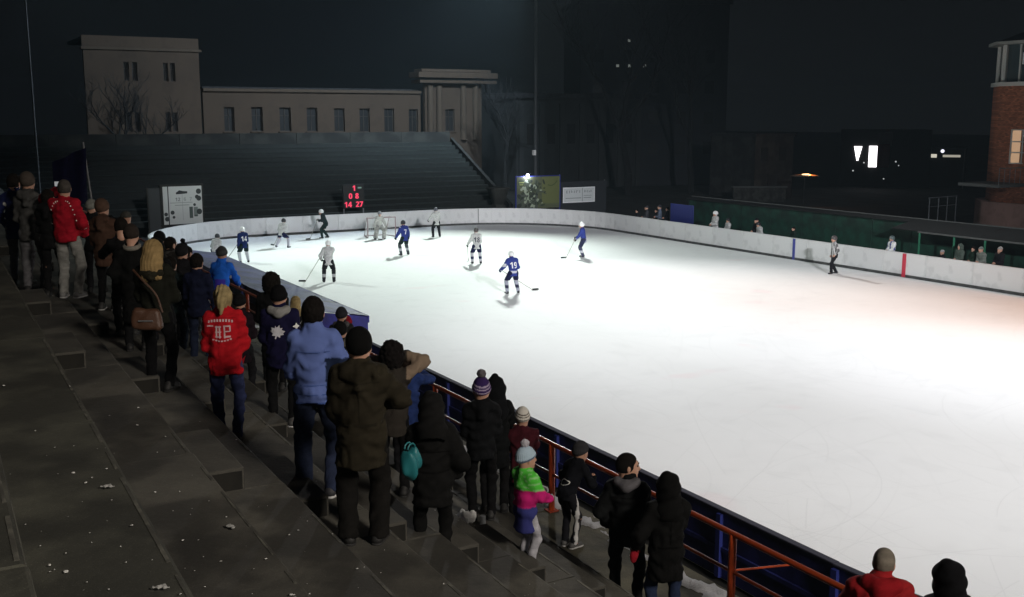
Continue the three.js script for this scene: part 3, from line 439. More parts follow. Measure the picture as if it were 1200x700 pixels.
// dugouts behind the right hand boards
{ const t = thing('players_dugout', 'long green players bench shelter with a grey lean-to roof behind the right boards', 'shelter', [40, 0, 0]);
  const a0 = 18, a1 = 52.2, L = a1 - a0, zc = -(a0 + L / 2);
  for (let a = a0; a < a1 - 1; a += 2.44) part('back_panel', rbox(0.06, 2.2, 2.42, 2.9 + 0.004 * ((a * 10 | 0) % 3), 1.12, -a - 1.22, 0.008), M.green, t);
  for (let a = a0; a < a1 - 1; a += 2.44) { const deep = a < 33 ? 1.75 : 0.5, o = part('roof_panel', rbox(deep, 0.06, 2.42, 0, 0, 0, 0.008), M.roofGrey, t); o.position.set(3.15 - deep / 2 * 0.98, 2.33 - deep / 2 * 0.2, -a - 1.22); o.rotation.z = 0.2; }
  part('roof_edge', rbox(0.07, 0.09, L, 3.17, 2.36, zc, 0.01), M.edgeGrey, t); part('roof_gutter', rbox(0.05, 0.08, 15.5, 1.4, 1.95, -a0 - 7.75, 0.01), M.edgeGrey, t);
  for (const a of [33.4, 31.5, 29.9, 27.6, 25.2]) part('post', rbox(0.07, 1.9, 0.07, 1.42, 0.95, -a, 0.008), M.greenPost, t);
  part('bench_seat', rbox(0.4, 0.05, L - 1, 2.4, 0.5, zc, 0.01), M.frame, t);
  part('blue_sheet', rbox(0.04, 2.0, 2.2, 1.35, 1.02, -50.9, 0.01), M.navyPost, t); }

// far bleachers
{ const t = thing('bleachers', 'dark empty bleachers of long plank rows beyond the far end of the rink', 'bleachers');
  const N = 15; for (let i = 0; i < N; i++) { const A = 67.9 + i * 1.12, y = 0.85 + i * 0.305, xr = 38.6 + i * 0.25, x0 = -12;
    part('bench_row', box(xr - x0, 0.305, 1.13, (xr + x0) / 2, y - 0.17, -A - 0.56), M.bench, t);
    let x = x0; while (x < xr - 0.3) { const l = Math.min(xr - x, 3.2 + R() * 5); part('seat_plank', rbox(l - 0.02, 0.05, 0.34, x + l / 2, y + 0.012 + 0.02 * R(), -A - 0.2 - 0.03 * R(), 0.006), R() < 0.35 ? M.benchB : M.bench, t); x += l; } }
  part('end_wall', (() => { const p = []; const q = (a, b, c, d) => p.push(...a, ...b, ...c, ...a, ...c, ...d); const f = (o) => [[38.8 + o, -0.1, -67.7], [38.8 + o, 0.95, -67.7], [42.5 + o, 5.5, -84.7], [42.5 + o, -0.1, -84.7]]; const a = f(0), b = f(0.28); q(...a); q(...b); for (let i = 0; i < 4; i++) q(a[i], a[(i + 1) % 4], b[(i + 1) % 4], b[i]); const g = new THREE.BufferGeometry(); g.setAttribute('position', new THREE.Float32BufferAttribute(p, 3)); return boxUV(g); })(), M.wallDim, t);
}
{ const t = thing('parapet_wall', 'pale parapet wall along the top of the far bleachers', 'wall'); for (let x = 5; x < 42.4; x += 4.7) part('wall_panel', rbox(4.68, 6.0 + 0.02 * R(), 0.3, x + 2.35, 3.0, -85.1, 0.02), M.wallDim, t); }
// pale building beyond: a tall block, a long low wing and a corner pavilion
function walled(t, name, x0, x1, y0, y1, z, holes, m, deep = 0.5) {
  const s = new THREE.Shape(); s.moveTo(x0, y0); s.lineTo(x1, y0); s.lineTo(x1, y1); s.lineTo(x0, y1); s.closePath();
  for (const [a, b, c, d] of holes) { const h = new THREE.Path(); h.moveTo(a, c); h.lineTo(a, d); h.lineTo(b, d); h.lineTo(b, c); h.closePath(); s.holes.push(h); }
  part(name, boxUV(new THREE.ExtrudeGeometry(s, { depth: deep, bevelEnabled: false }).translate(0, 0, z - deep)), m, t);
  for (const [a, b, c, d] of holes) { const w = part('window', [box(b - a, 0.07, 0.08, (a + b) / 2, c + 0.035, z - 0.3), box(b - a, 0.07, 0.08, (a + b) / 2, d - 0.035, z - 0.3), box(0.07, d - c, 0.07, a + 0.035, (c + d) / 2, z - 0.3), box(0.07, d - c, 0.07, b - 0.035, (c + d) / 2, z - 0.3), box(0.05, d - c, 0.06, (a + b) / 2, (c + d) / 2, z - 0.31), box(b - a, 0.05, 0.06, (a + b) / 2, c + (d - c) * 0.66, z - 0.31)], M.frame, t);
    part('pane', box(b - a, d - c, 0.02, (a + b) / 2, (c + d) / 2, z - 0.36), M.window, w); if (b - a > 0.7) part('sill', box(b - a + 0.3, 0.1, 0.25, (a + b) / 2, c - 0.05, z + 0.06), m, t); }
}
{ const t = thing('long_building', 'pale two part building with a row of eight tall dark windows beyond the far bleachers', 'building');
  const hs = []; for (const x of [20.95, 21.55]) { hs.push([x, x + 0.42, 10.4, 12.0]); hs.push([x, x + 0.42, 6.0, 7.7]); } for (const x of [17.6, 18.3]) hs.push([x, x + 0.45, 10.4, 12.0]); for (const x of [17.6, 18.3]) hs.push([x, x + 0.45, 6.0, 7.7]);
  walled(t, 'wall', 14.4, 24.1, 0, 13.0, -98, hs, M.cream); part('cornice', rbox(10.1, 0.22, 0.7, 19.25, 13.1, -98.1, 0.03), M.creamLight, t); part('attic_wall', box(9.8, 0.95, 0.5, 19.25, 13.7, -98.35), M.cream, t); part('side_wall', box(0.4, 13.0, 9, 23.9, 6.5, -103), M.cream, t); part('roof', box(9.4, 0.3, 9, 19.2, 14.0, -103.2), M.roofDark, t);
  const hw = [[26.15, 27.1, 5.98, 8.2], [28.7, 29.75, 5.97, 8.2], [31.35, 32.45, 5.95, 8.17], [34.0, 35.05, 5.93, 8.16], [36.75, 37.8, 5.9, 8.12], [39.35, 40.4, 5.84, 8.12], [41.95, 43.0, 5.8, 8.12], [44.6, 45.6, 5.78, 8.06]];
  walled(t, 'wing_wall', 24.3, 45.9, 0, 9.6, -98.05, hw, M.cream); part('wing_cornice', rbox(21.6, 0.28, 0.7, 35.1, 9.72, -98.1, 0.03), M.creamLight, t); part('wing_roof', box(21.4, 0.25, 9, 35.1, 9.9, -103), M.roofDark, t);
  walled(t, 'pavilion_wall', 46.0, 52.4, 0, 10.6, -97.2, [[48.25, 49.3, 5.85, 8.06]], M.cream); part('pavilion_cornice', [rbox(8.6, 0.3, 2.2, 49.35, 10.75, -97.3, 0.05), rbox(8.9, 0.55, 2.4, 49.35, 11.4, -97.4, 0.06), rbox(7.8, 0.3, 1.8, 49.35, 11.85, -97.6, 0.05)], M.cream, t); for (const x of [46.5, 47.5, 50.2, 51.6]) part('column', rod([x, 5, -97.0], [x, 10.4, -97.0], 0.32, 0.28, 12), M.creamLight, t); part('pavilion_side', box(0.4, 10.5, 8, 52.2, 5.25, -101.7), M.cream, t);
}
// dim house with pilasters behind the far right corner, grey houses to the right
{ const t = thing('dim_house', 'dim grey house with upright pilasters behind the floodlight mast', 'building');
  part('wall', box(17, 9.2, 8, 62, 4.6, -96), std([0.026, 0.028, 0.028], 0.95, { map: rep(panelMap, 0.2) }), t); for (let x = 54; x < 71; x += 2.4) part('pilaster', box(0.5, 8.6, 0.25, x, 4.3, -91.9), std([0.028, 0.03, 0.03], 0.95), t); for (let x = 55.2; x < 70; x += 2.4) part('window', box(0.9, 2.0, 0.06, x, 5.6, -91.97), M.window, t); part('roof', box(17.8, 0.5, 8.8, 62, 9.4, -96), M.roofDark, t); }
{ const t = thing('grey_house', 'faint grey flat fronted house beyond the right hand dugout', 'building');
  part('wall', box(4.6, 5.6, 6, 68.4, 2.8, -74.4), std([0.11, 0.11, 0.115], 0.95, { map: rep(concreteMap, 0.25) }), t); part('roof', box(4.9, 0.25, 6.3, 68.4, 5.7, -74.4), M.roofDark, t); part('door', box(1.1, 2.2, 0.1, 68.2, 1.1, -71.36), M.black, t); for (const x of [67.2, 69.4]) part('window', box(0.8, 1.2, 0.08, x, 4.0, -71.38), M.window, t); }
{ const t = thing('low_wall', 'low pale grey wall in front of the faint grey house', 'wall', [64.7, 0, -69.2], -0.5); part('wall', rbox(4.6, 1.25, 0.4, 0, 0.62, 0, 0.03), std([0.2, 0.2, 0.2], 0.9, { map: rep(concreteMap, 0.4) }), t); part('coping', rbox(4.8, 0.1, 0.55, 0, 1.3, 0, 0.02), M.edgeGrey, t); }
// brick tower with a glazed lantern at the right edge
{ const t = thing('brick_tower', 'octagonal brick tower with a white glazed lantern storey and lit window', 'tower', [52.0, 0, -34.8]);
  const oct = (r, h, y, n = 8) => new THREE.CylinderGeometry(r, r, h, n).rotateY(Math.PI / 8).translate(0, y + h / 2, 0);
  const brickMap = tex(256, (u, v) => { const row = Math.floor(v * 32), c = Math.floor(u * 16 + (row % 2) * 0.5), f = (v * 32) % 1, g = (u * 16 + (row % 2) * 0.5) % 1, mo = f < 0.13 || g < 0.06, k = PERM[(row * 97 + (c % 16) * 31) & 4095]; const l = mo ? 0.55 : 0.62 + 0.3 * k; return mo ? [l, l * 0.95, l * 0.9] : [l, l * 0.72, l * 0.6]; });
  const brick = std([0.66, 0.42, 0.29], 0.9, { map: rep(brickMap, 0.42) }); const wf = std([0.55, 0.55, 0.52], 0.7);
  part('brick_shaft', boxUV(oct(2.45, 6.2, 2.7).toNonIndexed()), brick, t); part('base', boxUV(new THREE.CylinderGeometry(3.2, 3.2, 2.9, 8).rotateY(Math.PI / 8).translate(0.4, 1.45, 0).toNonIndexed()), std([0.5, 0.3, 0.25], 0.9, { map: rep(panelMap, 0.4) }), t);
  part('white_band', oct(2.6, 0.2, 8.86), wf, t); part('lantern_glass', oct(2.18, 1.9, 9.06), std([0.05, 0.07, 0.075], 0.12), t);
  for (let k = 0; k < 8; k++) { const a = k * Math.PI / 4 + Math.PI / 8; part('mullion', rbox(0.2, 1.9, 0.2, 2.24 * Math.sin(a), 10.0, 2.24 * Math.cos(a), 0.01), wf, t); const b = a + Math.PI / 8; part('glazing_bar', box(0.09, 1.9, 0.09, 2.06 * Math.sin(b), 10.0, 2.06 * Math.cos(b), b), wf, t); }
  part('eaves', oct(2.85, 0.14, 10.96), std([0.3, 0.3, 0.28], 0.8), t); part('roof', new THREE.CylinderGeometry(0.3, 2.75, 0.9, 8).rotateY(Math.PI / 8).translate(0, 11.55, 0), M.roofDark, t);
  const w = part('window', (() => { const g = []; for (const y of [4.95, 5.5, 6.05, 6.65]) g.push(box(1.7, 0.06, 0.08, 0, y, 0)); for (const x of [-0.85, -0.3, 0.28, 0.85]) g.push(box(0.07, 1.75, 0.08, x, 5.8, 0)); return g; })(), wf, t);
  const lit = part('lit_pane', box(1.66, 1.7, 0.02, 0, 5.8, -0.05), std([0.2, 0.16, 0.12], 0.6, { emissive: lin(1, 0.62, 0.36), emissiveIntensity: 0.4 }), w); const ang = -2.2; w.rotation.y = ang + Math.PI; w.position.set(2.33 * Math.sin(ang + Math.PI) * 1, 0, 2.33 * Math.cos(ang + Math.PI)); w.rotation.y = ang + Math.PI; w.position.set(-2.32 * 0.9239 * 1, 0, 2.32 * 0.3827); w.rotation.y = Math.atan2(-0.9239, 0.3827); lit.name = 'lit_pane';
  part('balcony_slab', rbox(3.4, 0.16, 2.4, -2.6, 3.86, -0.3, 0.02), M.edgeGrey, t); part('balcony_railing', [rod([-4.2, 4.75, 0.8], [-1.2, 4.75, 0.8], 0.025), ...[...Array(8)].map((_, k) => rod([-4.2 + 0.42 * k, 3.9, 0.8], [-4.2 + 0.42 * k, 4.75, 0.8], 0.014))], M.steel, t);
  part('lamp_box', rbox(0.4, 0.6, 0.3, -2.55, 10.2, 0.7, 0.03), M.white, t); for (const [x, y] of [[-2.2, 7.9], [-1.95, 7.65]]) part('bracket', [rod([x, y, 0.95], [x - 0.35, y + 0.1, 1.3], 0.03), ball(0.08, x - 0.35, y + 0.1, 1.3)], wf, t);
  part('vent_pipe', new THREE.TubeGeometry(new THREE.CatmullRomCurve3([V(-0.6, 11.6, 0.4), V(-0.75, 12.1, 0.5), V(-1.1, 12.9, 0.6), V(-1.5, 13.6, 0.6), V(-1.7, 14.4, 0.6)]), 24, 0.09, 10), M.steel, t); }
// balustrade in front of the tower
{ const t = thing('terrace_railing', 'thin metal railing on the roof edge left of the brick tower', 'railing', [46.9, 2.3, -36.5], 0.1); part('top_bar', rod([-1.3, 0.9, 0], [1.3, 0.9, 0], 0.025), M.mastSteel, t); part('lower_bar', rod([-1.3, 0.45, 0], [1.3, 0.45, 0], 0.018), M.mastSteel, t); for (let k = 0; k < 4; k++) part('post', rod([-1.2 + 0.8 * k, -2.3, 0], [-1.2 + 0.8 * k, 0.9, 0], 0.03), M.mastSteel, t); }

// ---------------------------------------------------------------- masts and lamps
const lampFace = std([0.9, 0.9, 0.9], 0.4, { emissive: lin(1, 1, 0.95), emissiveIntensity: 6 }), warmFace = std([0.9, 0.7, 0.4], 0.4, { emissive: lin(1, 0.5, 0.18), emissiveIntensity: 6 });
MASTS.forEach((m, k) => {
  const [x, y, z] = m.at, t = thing('floodlight_mast', m.label, 'floodlight mast', [x, 0, z], 0, 'floodlight masts round the rink');
  part('pole', rod([0, -0.05, 0], [0, y - 0.4, 0], 0.17, 0.09, 14), M.mastSteel, t); part('base', rbox(0.7, 0.3, 0.7, 0, 0.1, 0, 0.03), M.wallGrey, t);
  if (k === 0) part('cable_box', rbox(0.25, 0.4, 0.22, -0.25, 4.6, 0.2, 0.02), M.white, t);
  const yawAll = Math.atan2(25 - x, -33 - z); const bar = part('crossbar', rbox(0.12 + 1.1 * m.lamps.length, 0.1, 0.1, 0, 0, 0, 0.02), M.mastSteel, t); bar.position.set(0, y - 0.35, 0); bar.rotation.y = yawAll;
  m.lamps.forEach(([ax, az, cd, half, pen, c], i) => {
    const off = (i - (m.lamps.length - 1) / 2) * 1.1, px = Math.cos(yawAll) * off, pz = -Math.sin(yawAll) * off;
    const aim = V(ax - x - px, -y, az - z - pz).normalize(), L = new THREE.Group(); L.name = 'floodlight'; L.position.set(px, y, pz); L.lookAt(V(px, y, pz).add(aim)); t.add(L);
    part('housing', rbox(0.62, 0.5, 0.26, 0, 0, -0.08, 0.04), M.black, L); part('lens', rbox(0.52, 0.4, 0.03, 0, 0, 0.07, 0.01), c === 0xffb070 ? warmFace : lampFace, L); L.rotation.setFromRotationMatrix(new THREE.Matrix4().lookAt(aim, V(0, 0, 0), V(0, 1, 0)));
    const s = new THREE.SpotLight(c, cd * K, 0, half, pen, 2); s.position.set(x + px + aim.x * 0.25, y + aim.y * 0.25, z + pz + aim.z * 0.25); s.target.position.set(ax, 0, az); s.castShadow = true; s.shadow.radius = ax < 10 ? 90 : 15; scene.add(s, s.target);
  });
  if (m.addedGlow) { const p = new THREE.SpotLight(0xdaeeff, m.addedGlow * K, 0, 1.45, 0.2, 2); p.position.set(x - 0.4, y + 0.6, z - 0.4); p.target.position.set(x - 7.9, y - 0.6, z - 6.9); p.castShadow = true; p.shadow.radius = 15; scene.add(p, p.target); }  // extra spot added to make the haze and the buildings behind glow
});
{ const t = thing('flag_pole', 'thin upright pole at the left edge behind the spectators', 'pole', [6.9, 0, -66.3]); part('pole', rod([0, 0, 0], [0, 15, 0], 0.07, 0.045, 10), M.mastSteel, t); part('finial', ball(0.1, 0, 15.05, 0), M.steel, t); part('base', rbox(0.4, 0.2, 0.4, 0, 0.1, 0, 0.02), M.wallGrey, t); }
// ---------------------------------------------------------------- spectators
const G1 = 'spectators standing on the terrace';
function spect(label, x, along, level, h, o = {}) {
  const yaw = Math.atan2(24 - x, -50 + along) + (o.turn || 0);
  return figure('person', 'person', { label, at: [x, lev(level) + (o.dy || 0), -along], yaw, h, group: null, ...o });
}
const BLK = [0.010, 0.010, 0.011], JEAN = [0.025, 0.035, 0.09], NAVY = [0.008, 0.010, 0.038], GREY = [0.12, 0.12, 0.12];
const face = (yaw, o) => o;
// -- far left cluster
const pNavy = spect('navy jacket with white patches and grey trousers, leftmost on the terrace', 1.54, 18.35, 0, 1.77, { jacket: [0.022, 0.032, 0.13], trousers: [0.17, 0.17, 0.19], L: 'pocket', R: 'front', hide: 'L', hem: 0.74, turn: 0.1 });
onBack(pNavy, fine(new THREE.CircleGeometry(0.035, 8), 0), M.white, 'badge', 0.12, 1.3); part('sleeve_band', (() => { const p = pNavy.elb[1].clone().lerp(pNavy.wr[1], 0.3), q = pNavy.elb[1].clone().lerp(pNavy.wr[1], 0.48); return rod([p.x, p.y, p.z], [q.x, q.y, q.z], 0.078, 0.075, 14); })(), M.scrap, pNavy.jk);
spect('person in a grey hoodie and brownish hat beside the navy jacket at the left edge', 1.66, 17.5, 0, 1.8, { jacket: [0.09, 0.09, 0.088], trousers: [0.14, 0.14, 0.15], head: 'slouch', hoodDown: true, hc: { slouch: [0.11, 0.09, 0.075] }, L: 'front', R: 'front', turn: 0.25, hem: 0.78 });
const pDark = spect('short person in black with a white star patch left of the red and white jacket', 1.86, 16.9, 0, 1.6, { jacket: BLK, trousers: BLK, L: 'front', R: 'front', hoodDown: true, turn: 0.1 });
onBack(pDark, fine(starShape(0.09, 0.045, 5), 1), M.white, 'badge', -0.15, 1.08);
const pRed = spect('person in a red jacket with white piping and pale trousers raising a phone', 2.06, 16.7, 0, 1.75, { jacket: [0.50, 0.012, 0.03], trousers: [0.36, 0.36, 0.34], head: 'crop', hc: { crop: [0.10, 0.09, 0.08] }, L: 'high', R: 'pocket', hide: 'R', look: 0.5, shoes: [0.2, 0.2, 0.2], sole: [0.5, 0.5, 0.5], hem: 0.84, bulk: 0.036, baggy: 0.008 });
{ const F = pRed.F; for (const q of [1, -1]) { const g = []; for (let k = 0; k < 7; k++) { const f = k / 6, x = q * (0.06 + 0.155 * f), y = 1.46 - 0.28 * f * f - 0.02; let z = -0.5; while (F(x, y, z) > 0 && z < 0.2) z += 0.006; g.push(ball(0.011, x, y, z, 1, 6)); } part('piping', g, M.white, pRed.jk); } const e = pRed.elb[1].clone().lerp(pRed.wr[1], 0.05), w = pRed.elb[1].clone().lerp(pRed.wr[1], 0.2); part('cuff_stripe', rod(e.toArray(), w.toArray(), 0.086, 0.083, 14), M.white, pRed.jk); }
spect('person in a brown coat and brown hat right of the red and white jacket', 2.70, 17.5, 1, 1.73, { jacket: [0.10, 0.055, 0.038], trousers: BLK, head: 'slouch', hoodDown: true, hc: { slouch: [0.14, 0.085, 0.06] }, L: 'front', R: 'front', hem: 0.72, bulk: 0.03, shoes: [0.03, 0.03, 0.03], sole: [0.4, 0.4, 0.4] });
spect('person in a pale knitted hat half hidden behind the brown coat', 2.8, 19.3, 1, 1.62, { jacket: BLK, head: 'beanie', hc: { beanie: [0.32, 0.33, 0.3] }, L: 'front', R: 'front', turn: 0.2, far: true });
const pPhone = spect('person in black holding a glowing phone in front of the blond woman', 2.58, 15.25, 1, 1.65, { jacket: BLK, trousers: BLK, L: [0.12, 1.3, 0.36], R: [-0.02, 1.28, 0.36], curl: 0.6, nod: 0.3, turn: 0.35 });
spect('person in a dark flat cap behind the glowing phone', 3.48, 20.0, 2, 1.70, { jacket: BLK, head: 'cap', hc: { cap: [0.10, 0.10, 0.09] }, turn: 0.9, L: 'face', R: 'front', far: true });
const pTall = spect('person in a long black coat and pale scarf close beside the blond woman', 2.52, 14.2, 1, 1.62, { jacket: [0.008, 0.008, 0.008], trousers: BLK, hem: 0.42, flare: 0.02, bulk: 0.025, head: 'slouch', hc: { slouch: [0.045, 0.035, 0.03] }, L: 'pocket', R: 'front', hide: 'L', nod: 0.2, turn: 0.15 });
part('scarf', new THREE.TorusGeometry(0.085, 0.032, 10, 20).rotateX(1.35).translate(0, 1.37, -0.005), fabric([0.32, 0.30, 0.26]), pTall.root);
const pBlond = spect('blond long haired woman in a dark furry hooded jacket with a brown shoulder bag', 2.33, 11.9, 1, 1.69, { jacket: [0.016, 0.017, 0.012], trousers: [0.006, 0.006, 0.007], head: 'long', hc: { long: [0.42, 0.29, 0.13] }, hoodC: [0.03, 0.028, 0.018], hoodDrop: 0.07, fur: true, L: 'front', R: 'front', hem: 0.80, bulk: 0.026, stance: 0.1, toe: 0.3 });
spect('dark haired person at the far left rail in front of the white boards', 3.97, 19.6, 3, 1.7, { jacket: BLK, far: true, head: 'slouch', hc: { slouch: BLK }, hoodDown: true });
spect('short haired person with a grey collar at the far left rail', 3.98, 18.8, 3, 1.7, { jacket: [0.025, 0.022, 0.02], hoodDown: true, head: 'short', look: -0.5, R: 'front', hoodC: [0.1, 0.095, 0.09] });
spect('person with a small dark bobble on the hat at the far left rail', 4.84, 21.7, 4, 1.62, { jacket: BLK, far: true, head: 'beanie+pompom', hc: { beanie: BLK, pompom: BLK } });
spect('dark haired person in a burgundy coat second from the right in the far left huddle', 4.62, 20.4, 4, 1.7, { jacket: [0.03, 0.012, 0.012], look: -0.4 });
spect('round headed person in a dark navy jacket and jeans nearest the blue shelter roof', 3.73, 15.9, 3, 1.75, { jacket: [0.012, 0.016, 0.045], trousers: [0.02, 0.028, 0.06], hem: 0.8, L: 'front', R: 'down' });
{ const p = spect('person in a dark teal jacket with a white hip tag beside the blond woman', 3.50, 16.6, 3, 1.64, { jacket: [0.014, 0.026, 0.028], trousers: [0.02, 0.03, 0.05], R: 'down', L: 'front', hoodDown: true }); onBack(p, fine(new THREE.PlaneGeometry(0.03, 0.1), 1), M.white, 'tag', -0.16, 1.0); }
spect('person in a black hood squeezed between the pale scarf and the phone glow', 3.1, 15.6, 2, 1.66, { jacket: BLK, head: 'hood', hc: { hood: BLK }, L: 'front', R: 'front', hem: 0.6 });
spect('dark coated person with a charcoal hat just left of the round headed navy jacket', 3.9, 17.6, 3, 1.68, { jacket: [0.014, 0.013, 0.016], head: 'slouch', hc: { slouch: [0.02, 0.02, 0.022] }, hoodDown: true, L: 'front', R: 'front' });
spect('person in a dark plum coat standing low between the blond hair and navy jacket', 4.1, 15.0, 4, 1.6, { jacket: [0.018, 0.010, 0.016], head: 'beanie', hc: { beanie: [0.012, 0.012, 0.014] }, L: 'rail', R: 'front', hem: 0.66 });
// -- middle
spect('person in a bright blue jacket and grey hat by the rail beyond the ponytail', 5.5, 21.4, 5, 1.90, { jacket: [0.03, 0.16, 0.78], trousers: BLK, head: 'beanie', hc: { beanie: [0.09, 0.095, 0.1] }, L: 'rail', R: 'rail', lean: 0.18, colour: (x, y, z) => Math.abs(x) < 0.1 && y < 1.15 ? [0.07, 0.05, 0.5] : [0.02, 0.15, 0.72] });
const pWom = spect('woman with a blond ponytail in a red jacket with white print and blue jeans', 2.78, 10.8, 2, 1.68, { jacket: [0.62, 0.012, 0.022], trousers: [0.05, 0.065, 0.17], head: 'ponytail', hc: { ponytail: [0.46, 0.36, 0.18] }, L: 'front', R: 'front', hem: 0.78, bulk: 0.03, stance: 0.085, turn: 0.12, hide: 'LR' });
{ const m = std([0.52, 0.38, 0.40], 0.85), d = (w, h, x, y) => onBack(pWom, fine(new THREE.PlaneGeometry(w > 0.06 ? w * 0.86 : w * 0.72, h > 0.06 ? h * 0.84 : h * 0.72), 2), m, 'print', x * 0.84 + 0.02, 1.24 + (y - 1.18) * 0.82);
  // worn print: an arched line on top, two blocks of large characters, a curved line below
  for (let k = 0; k < 9; k++) d(0.024, 0.038, 0.138 - k * 0.0345, 1.285 - 0.0011 * (k - 4) ** 2 + 0.012); d(0.075, 0.02, 0.125, 1.225);
  for (const [w, h, x, y] of [[0.07, 0.018, 0.03, 1.215], [0.022, 0.15, 0.05, 1.15], [0.022, 0.15, 0.012, 1.15], [0.07, 0.016, 0.03, 1.15], [0.07, 0.016, 0.03, 1.09], [0.022, 0.16, -0.045, 1.15], [0.08, 0.02, -0.075, 1.222], [0.07, 0.018, -0.075, 1.155], [0.08, 0.024, -0.075, 1.085], [0.02, 0.07, -0.112, 1.19]]) d(w, h, x, y);
  for (let k = 0; k < 7; k++) d(0.026, 0.022, 0.09 - k * 0.034, 1.035 + 0.0022 * (k - 3) ** 2); }
spect('tall bushy haired person in a long black coat left of the white leaf emblem', 4.70, 15.4, 4, 1.8, { jacket: BLK, trousers: BLK, head: 'curly', hc: { curly: [0.016, 0.014, 0.012] }, hem: 0.45, bulk: 0.03, L: 'front', R: 'front' });
const pStar = spect('person in a navy top with white leaf emblem, grey hood and black hat', 3.84, 12.3, 3, 1.75, { jacket: [0.012, 0.011, 0.05], trousers: BLK, head: 'beanie', hc: { beanie: [0.008, 0.008, 0.009] }, hoodC: [0.42, 0.42, 0.41], L: 'front', R: 'front', hem: 0.76, bulk: 0.035, shoes: [0.05, 0.05, 0.05], sole: [0.5, 0.5, 0.5], turn: 0.1 });
onBack(pStar, fine(leafShape(0.09).rotateZ(-0.3), 2), std([0.55, 0.55, 0.6], 0.8), 'emblem', 0.02, 1.21); onBack(pStar, fine(starShape(0.045, 0.022, 4), 1), M.white, 'emblem', -0.2, 1.26);
spect('small child with light blond hair between the navy hooded top and the pale blue jacket', 6.32, 19.2, 6, 1.5, { jacket: BLK, head: 'long', hc: { long: [0.55, 0.42, 0.2] } });
const pBlue = spect('man in a pale blue jacket and dark jeans, large in the middle of the crowd', 3.05, 8.8, 2, 1.83, { jacket: [0.09, 0.15, 0.42], trousers: [0.035, 0.048, 0.10], head: 'short', hc: { short: [0.012, 0.01, 0.009] }, L: 'front', R: 'pocket', hide: 'LR', hem: 0.85, bulk: 0.03, shoes: [0.03, 0.03, 0.035], sole: [0.6, 0.6, 0.6], toe: 0.45, stance: 0.12, collar: 0.085, baggy: 0.012, colour: (x, y, z) => (x < -0.1 && y < 1.24 && z > -0.13 && y > 0.87) ? [0.012, 0.02, 0.05] : [0.11, 0.16, 0.40] });
spect('person with a grey hood down and dark jacket beside the red knit hat', 6.25, 16.6, 6, 1.7, { jacket: [0.03, 0.03, 0.03], head: 'beanie', hc: { beanie: [0.04, 0.04, 0.05] }, hoodC: [0.13, 0.13, 0.135], L: 'rail', R: 'rail' });
spect('child in a red knit hat at the right end of the blue shelter', 6.42, 16.8, 6, 1.5, { jacket: BLK, head: 'beanie', hc: { beanie: [0.35, 0.015, 0.03] }, L: 'rail', R: 'rail' });
spect('person in a black jacket with a pale fur collar behind the olive coat', 5.25, 14.0, 5, 1.6, { jacket: [0.014, 0.014, 0.014], trousers: BLK, head: 'slouch', hc: { slouch: BLK }, hoodC: [0.16, 0.15, 0.13], fur: true, L: 'front', R: 'front', shoes: [0.02, 0.02, 0.02], sole: [0.45, 0.45, 0.45] });
const pOlive = spect('big man in a dark olive winter coat and black hat, nearest of the crowd', 3.0, 7.6, 2, 1.74, { jacket: [0.032, 0.027, 0.017], trousers: [0.012, 0.011, 0.01], head: 'slouch', hc: { slouch: [0.006, 0.006, 0.006] }, L: 'front', R: [-0.12, 1.1, 0.3], elbow: [[0.6, -0.35, -0.7], [-1, -0.2, -0.3]], hide: 'LR', hem: 0.66, bulk: 0.05, baggy: 0.022, toe: 0.3, stance: 0.12, shoes: [0.014, 0.014, 0.014], flare: 0.01, hoodDown: true });
const pBeige = spect('person in a dark hat holding both hands to the face, beige sleeves', 4.44, 10.3, 4, 1.72, { jacket: [0.03, 0.026, 0.022], trousers: BLK, head: 'curly', hc: { curly: [0.012, 0.01, 0.01] }, L: [0.06, 1.56, 0.22], R: [-0.1, 1.58, 0.24], elbow: [[1, -0.3, 0.1], [-1, -0.15, 0]], hem: 0.72, bulk: 0.02, colour: (x, y, z) => (y > 1.36 && Math.abs(x) > 0.16) ? [0.2, 0.15, 0.11] : [0.03, 0.026, 0.022] });
spect('person in a blue jacket half hidden behind the raised beige sleeves', 5.15, 11.5, 5, 1.7, { jacket: [0.03, 0.06, 0.22], head: 'short', hc: { short: [0.03, 0.02, 0.015] }, L: 'rail', R: 'phone' });
const pSunk = spect('stooping person in a black coat left of the striped purple hat', 3.95, 8.3, 4, 1.66, { jacket: [0.010, 0.010, 0.010], trousers: [0.008, 0.008, 0.008], head: 'hood', hc: { hood: [0.012, 0.012, 0.012] }, L: 'front', R: 'pocket', hide: 'R', hem: 0.7, bulk: 0.045, nod: 0.55, lean: 0.12, stance: 0.1 });
const PUR = [0.035, 0.018, 0.09], LIL = [0.36, 0.3, 0.42];
spect('person in a purple and white striped hat with grey pompom and black jacket', 5.40, 10.05, 5, 1.62, { jacket: [0.009, 0.010, 0.012], trousers: [0.008, 0.008, 0.009], head: 'beanie+pompom', hc: { pompom: [0.16, 0.15, 0.17] }, stripe: (y, x, z) => (Math.abs(y - 0.095) < 0.008 || Math.abs(y - 0.066) < 0.007 || Math.abs(y - 0.03) < 0.008) ? LIL : PUR, hs: 1.2, L: 'front', R: 'front', hem: 0.78, bulk: 0.03, hoodDown: true });
spect('person in a black coat with a tall pointed hood right of the striped purple hat', 6.1, 11.0, 6, 1.70, { jacket: [0.007, 0.008, 0.009], trousers: BLK, head: 'pointhood', hc: { pointhood: [0.008, 0.009, 0.011] }, hem: 0.6, bulk: 0.03, L: 'rail', R: 'rail' });
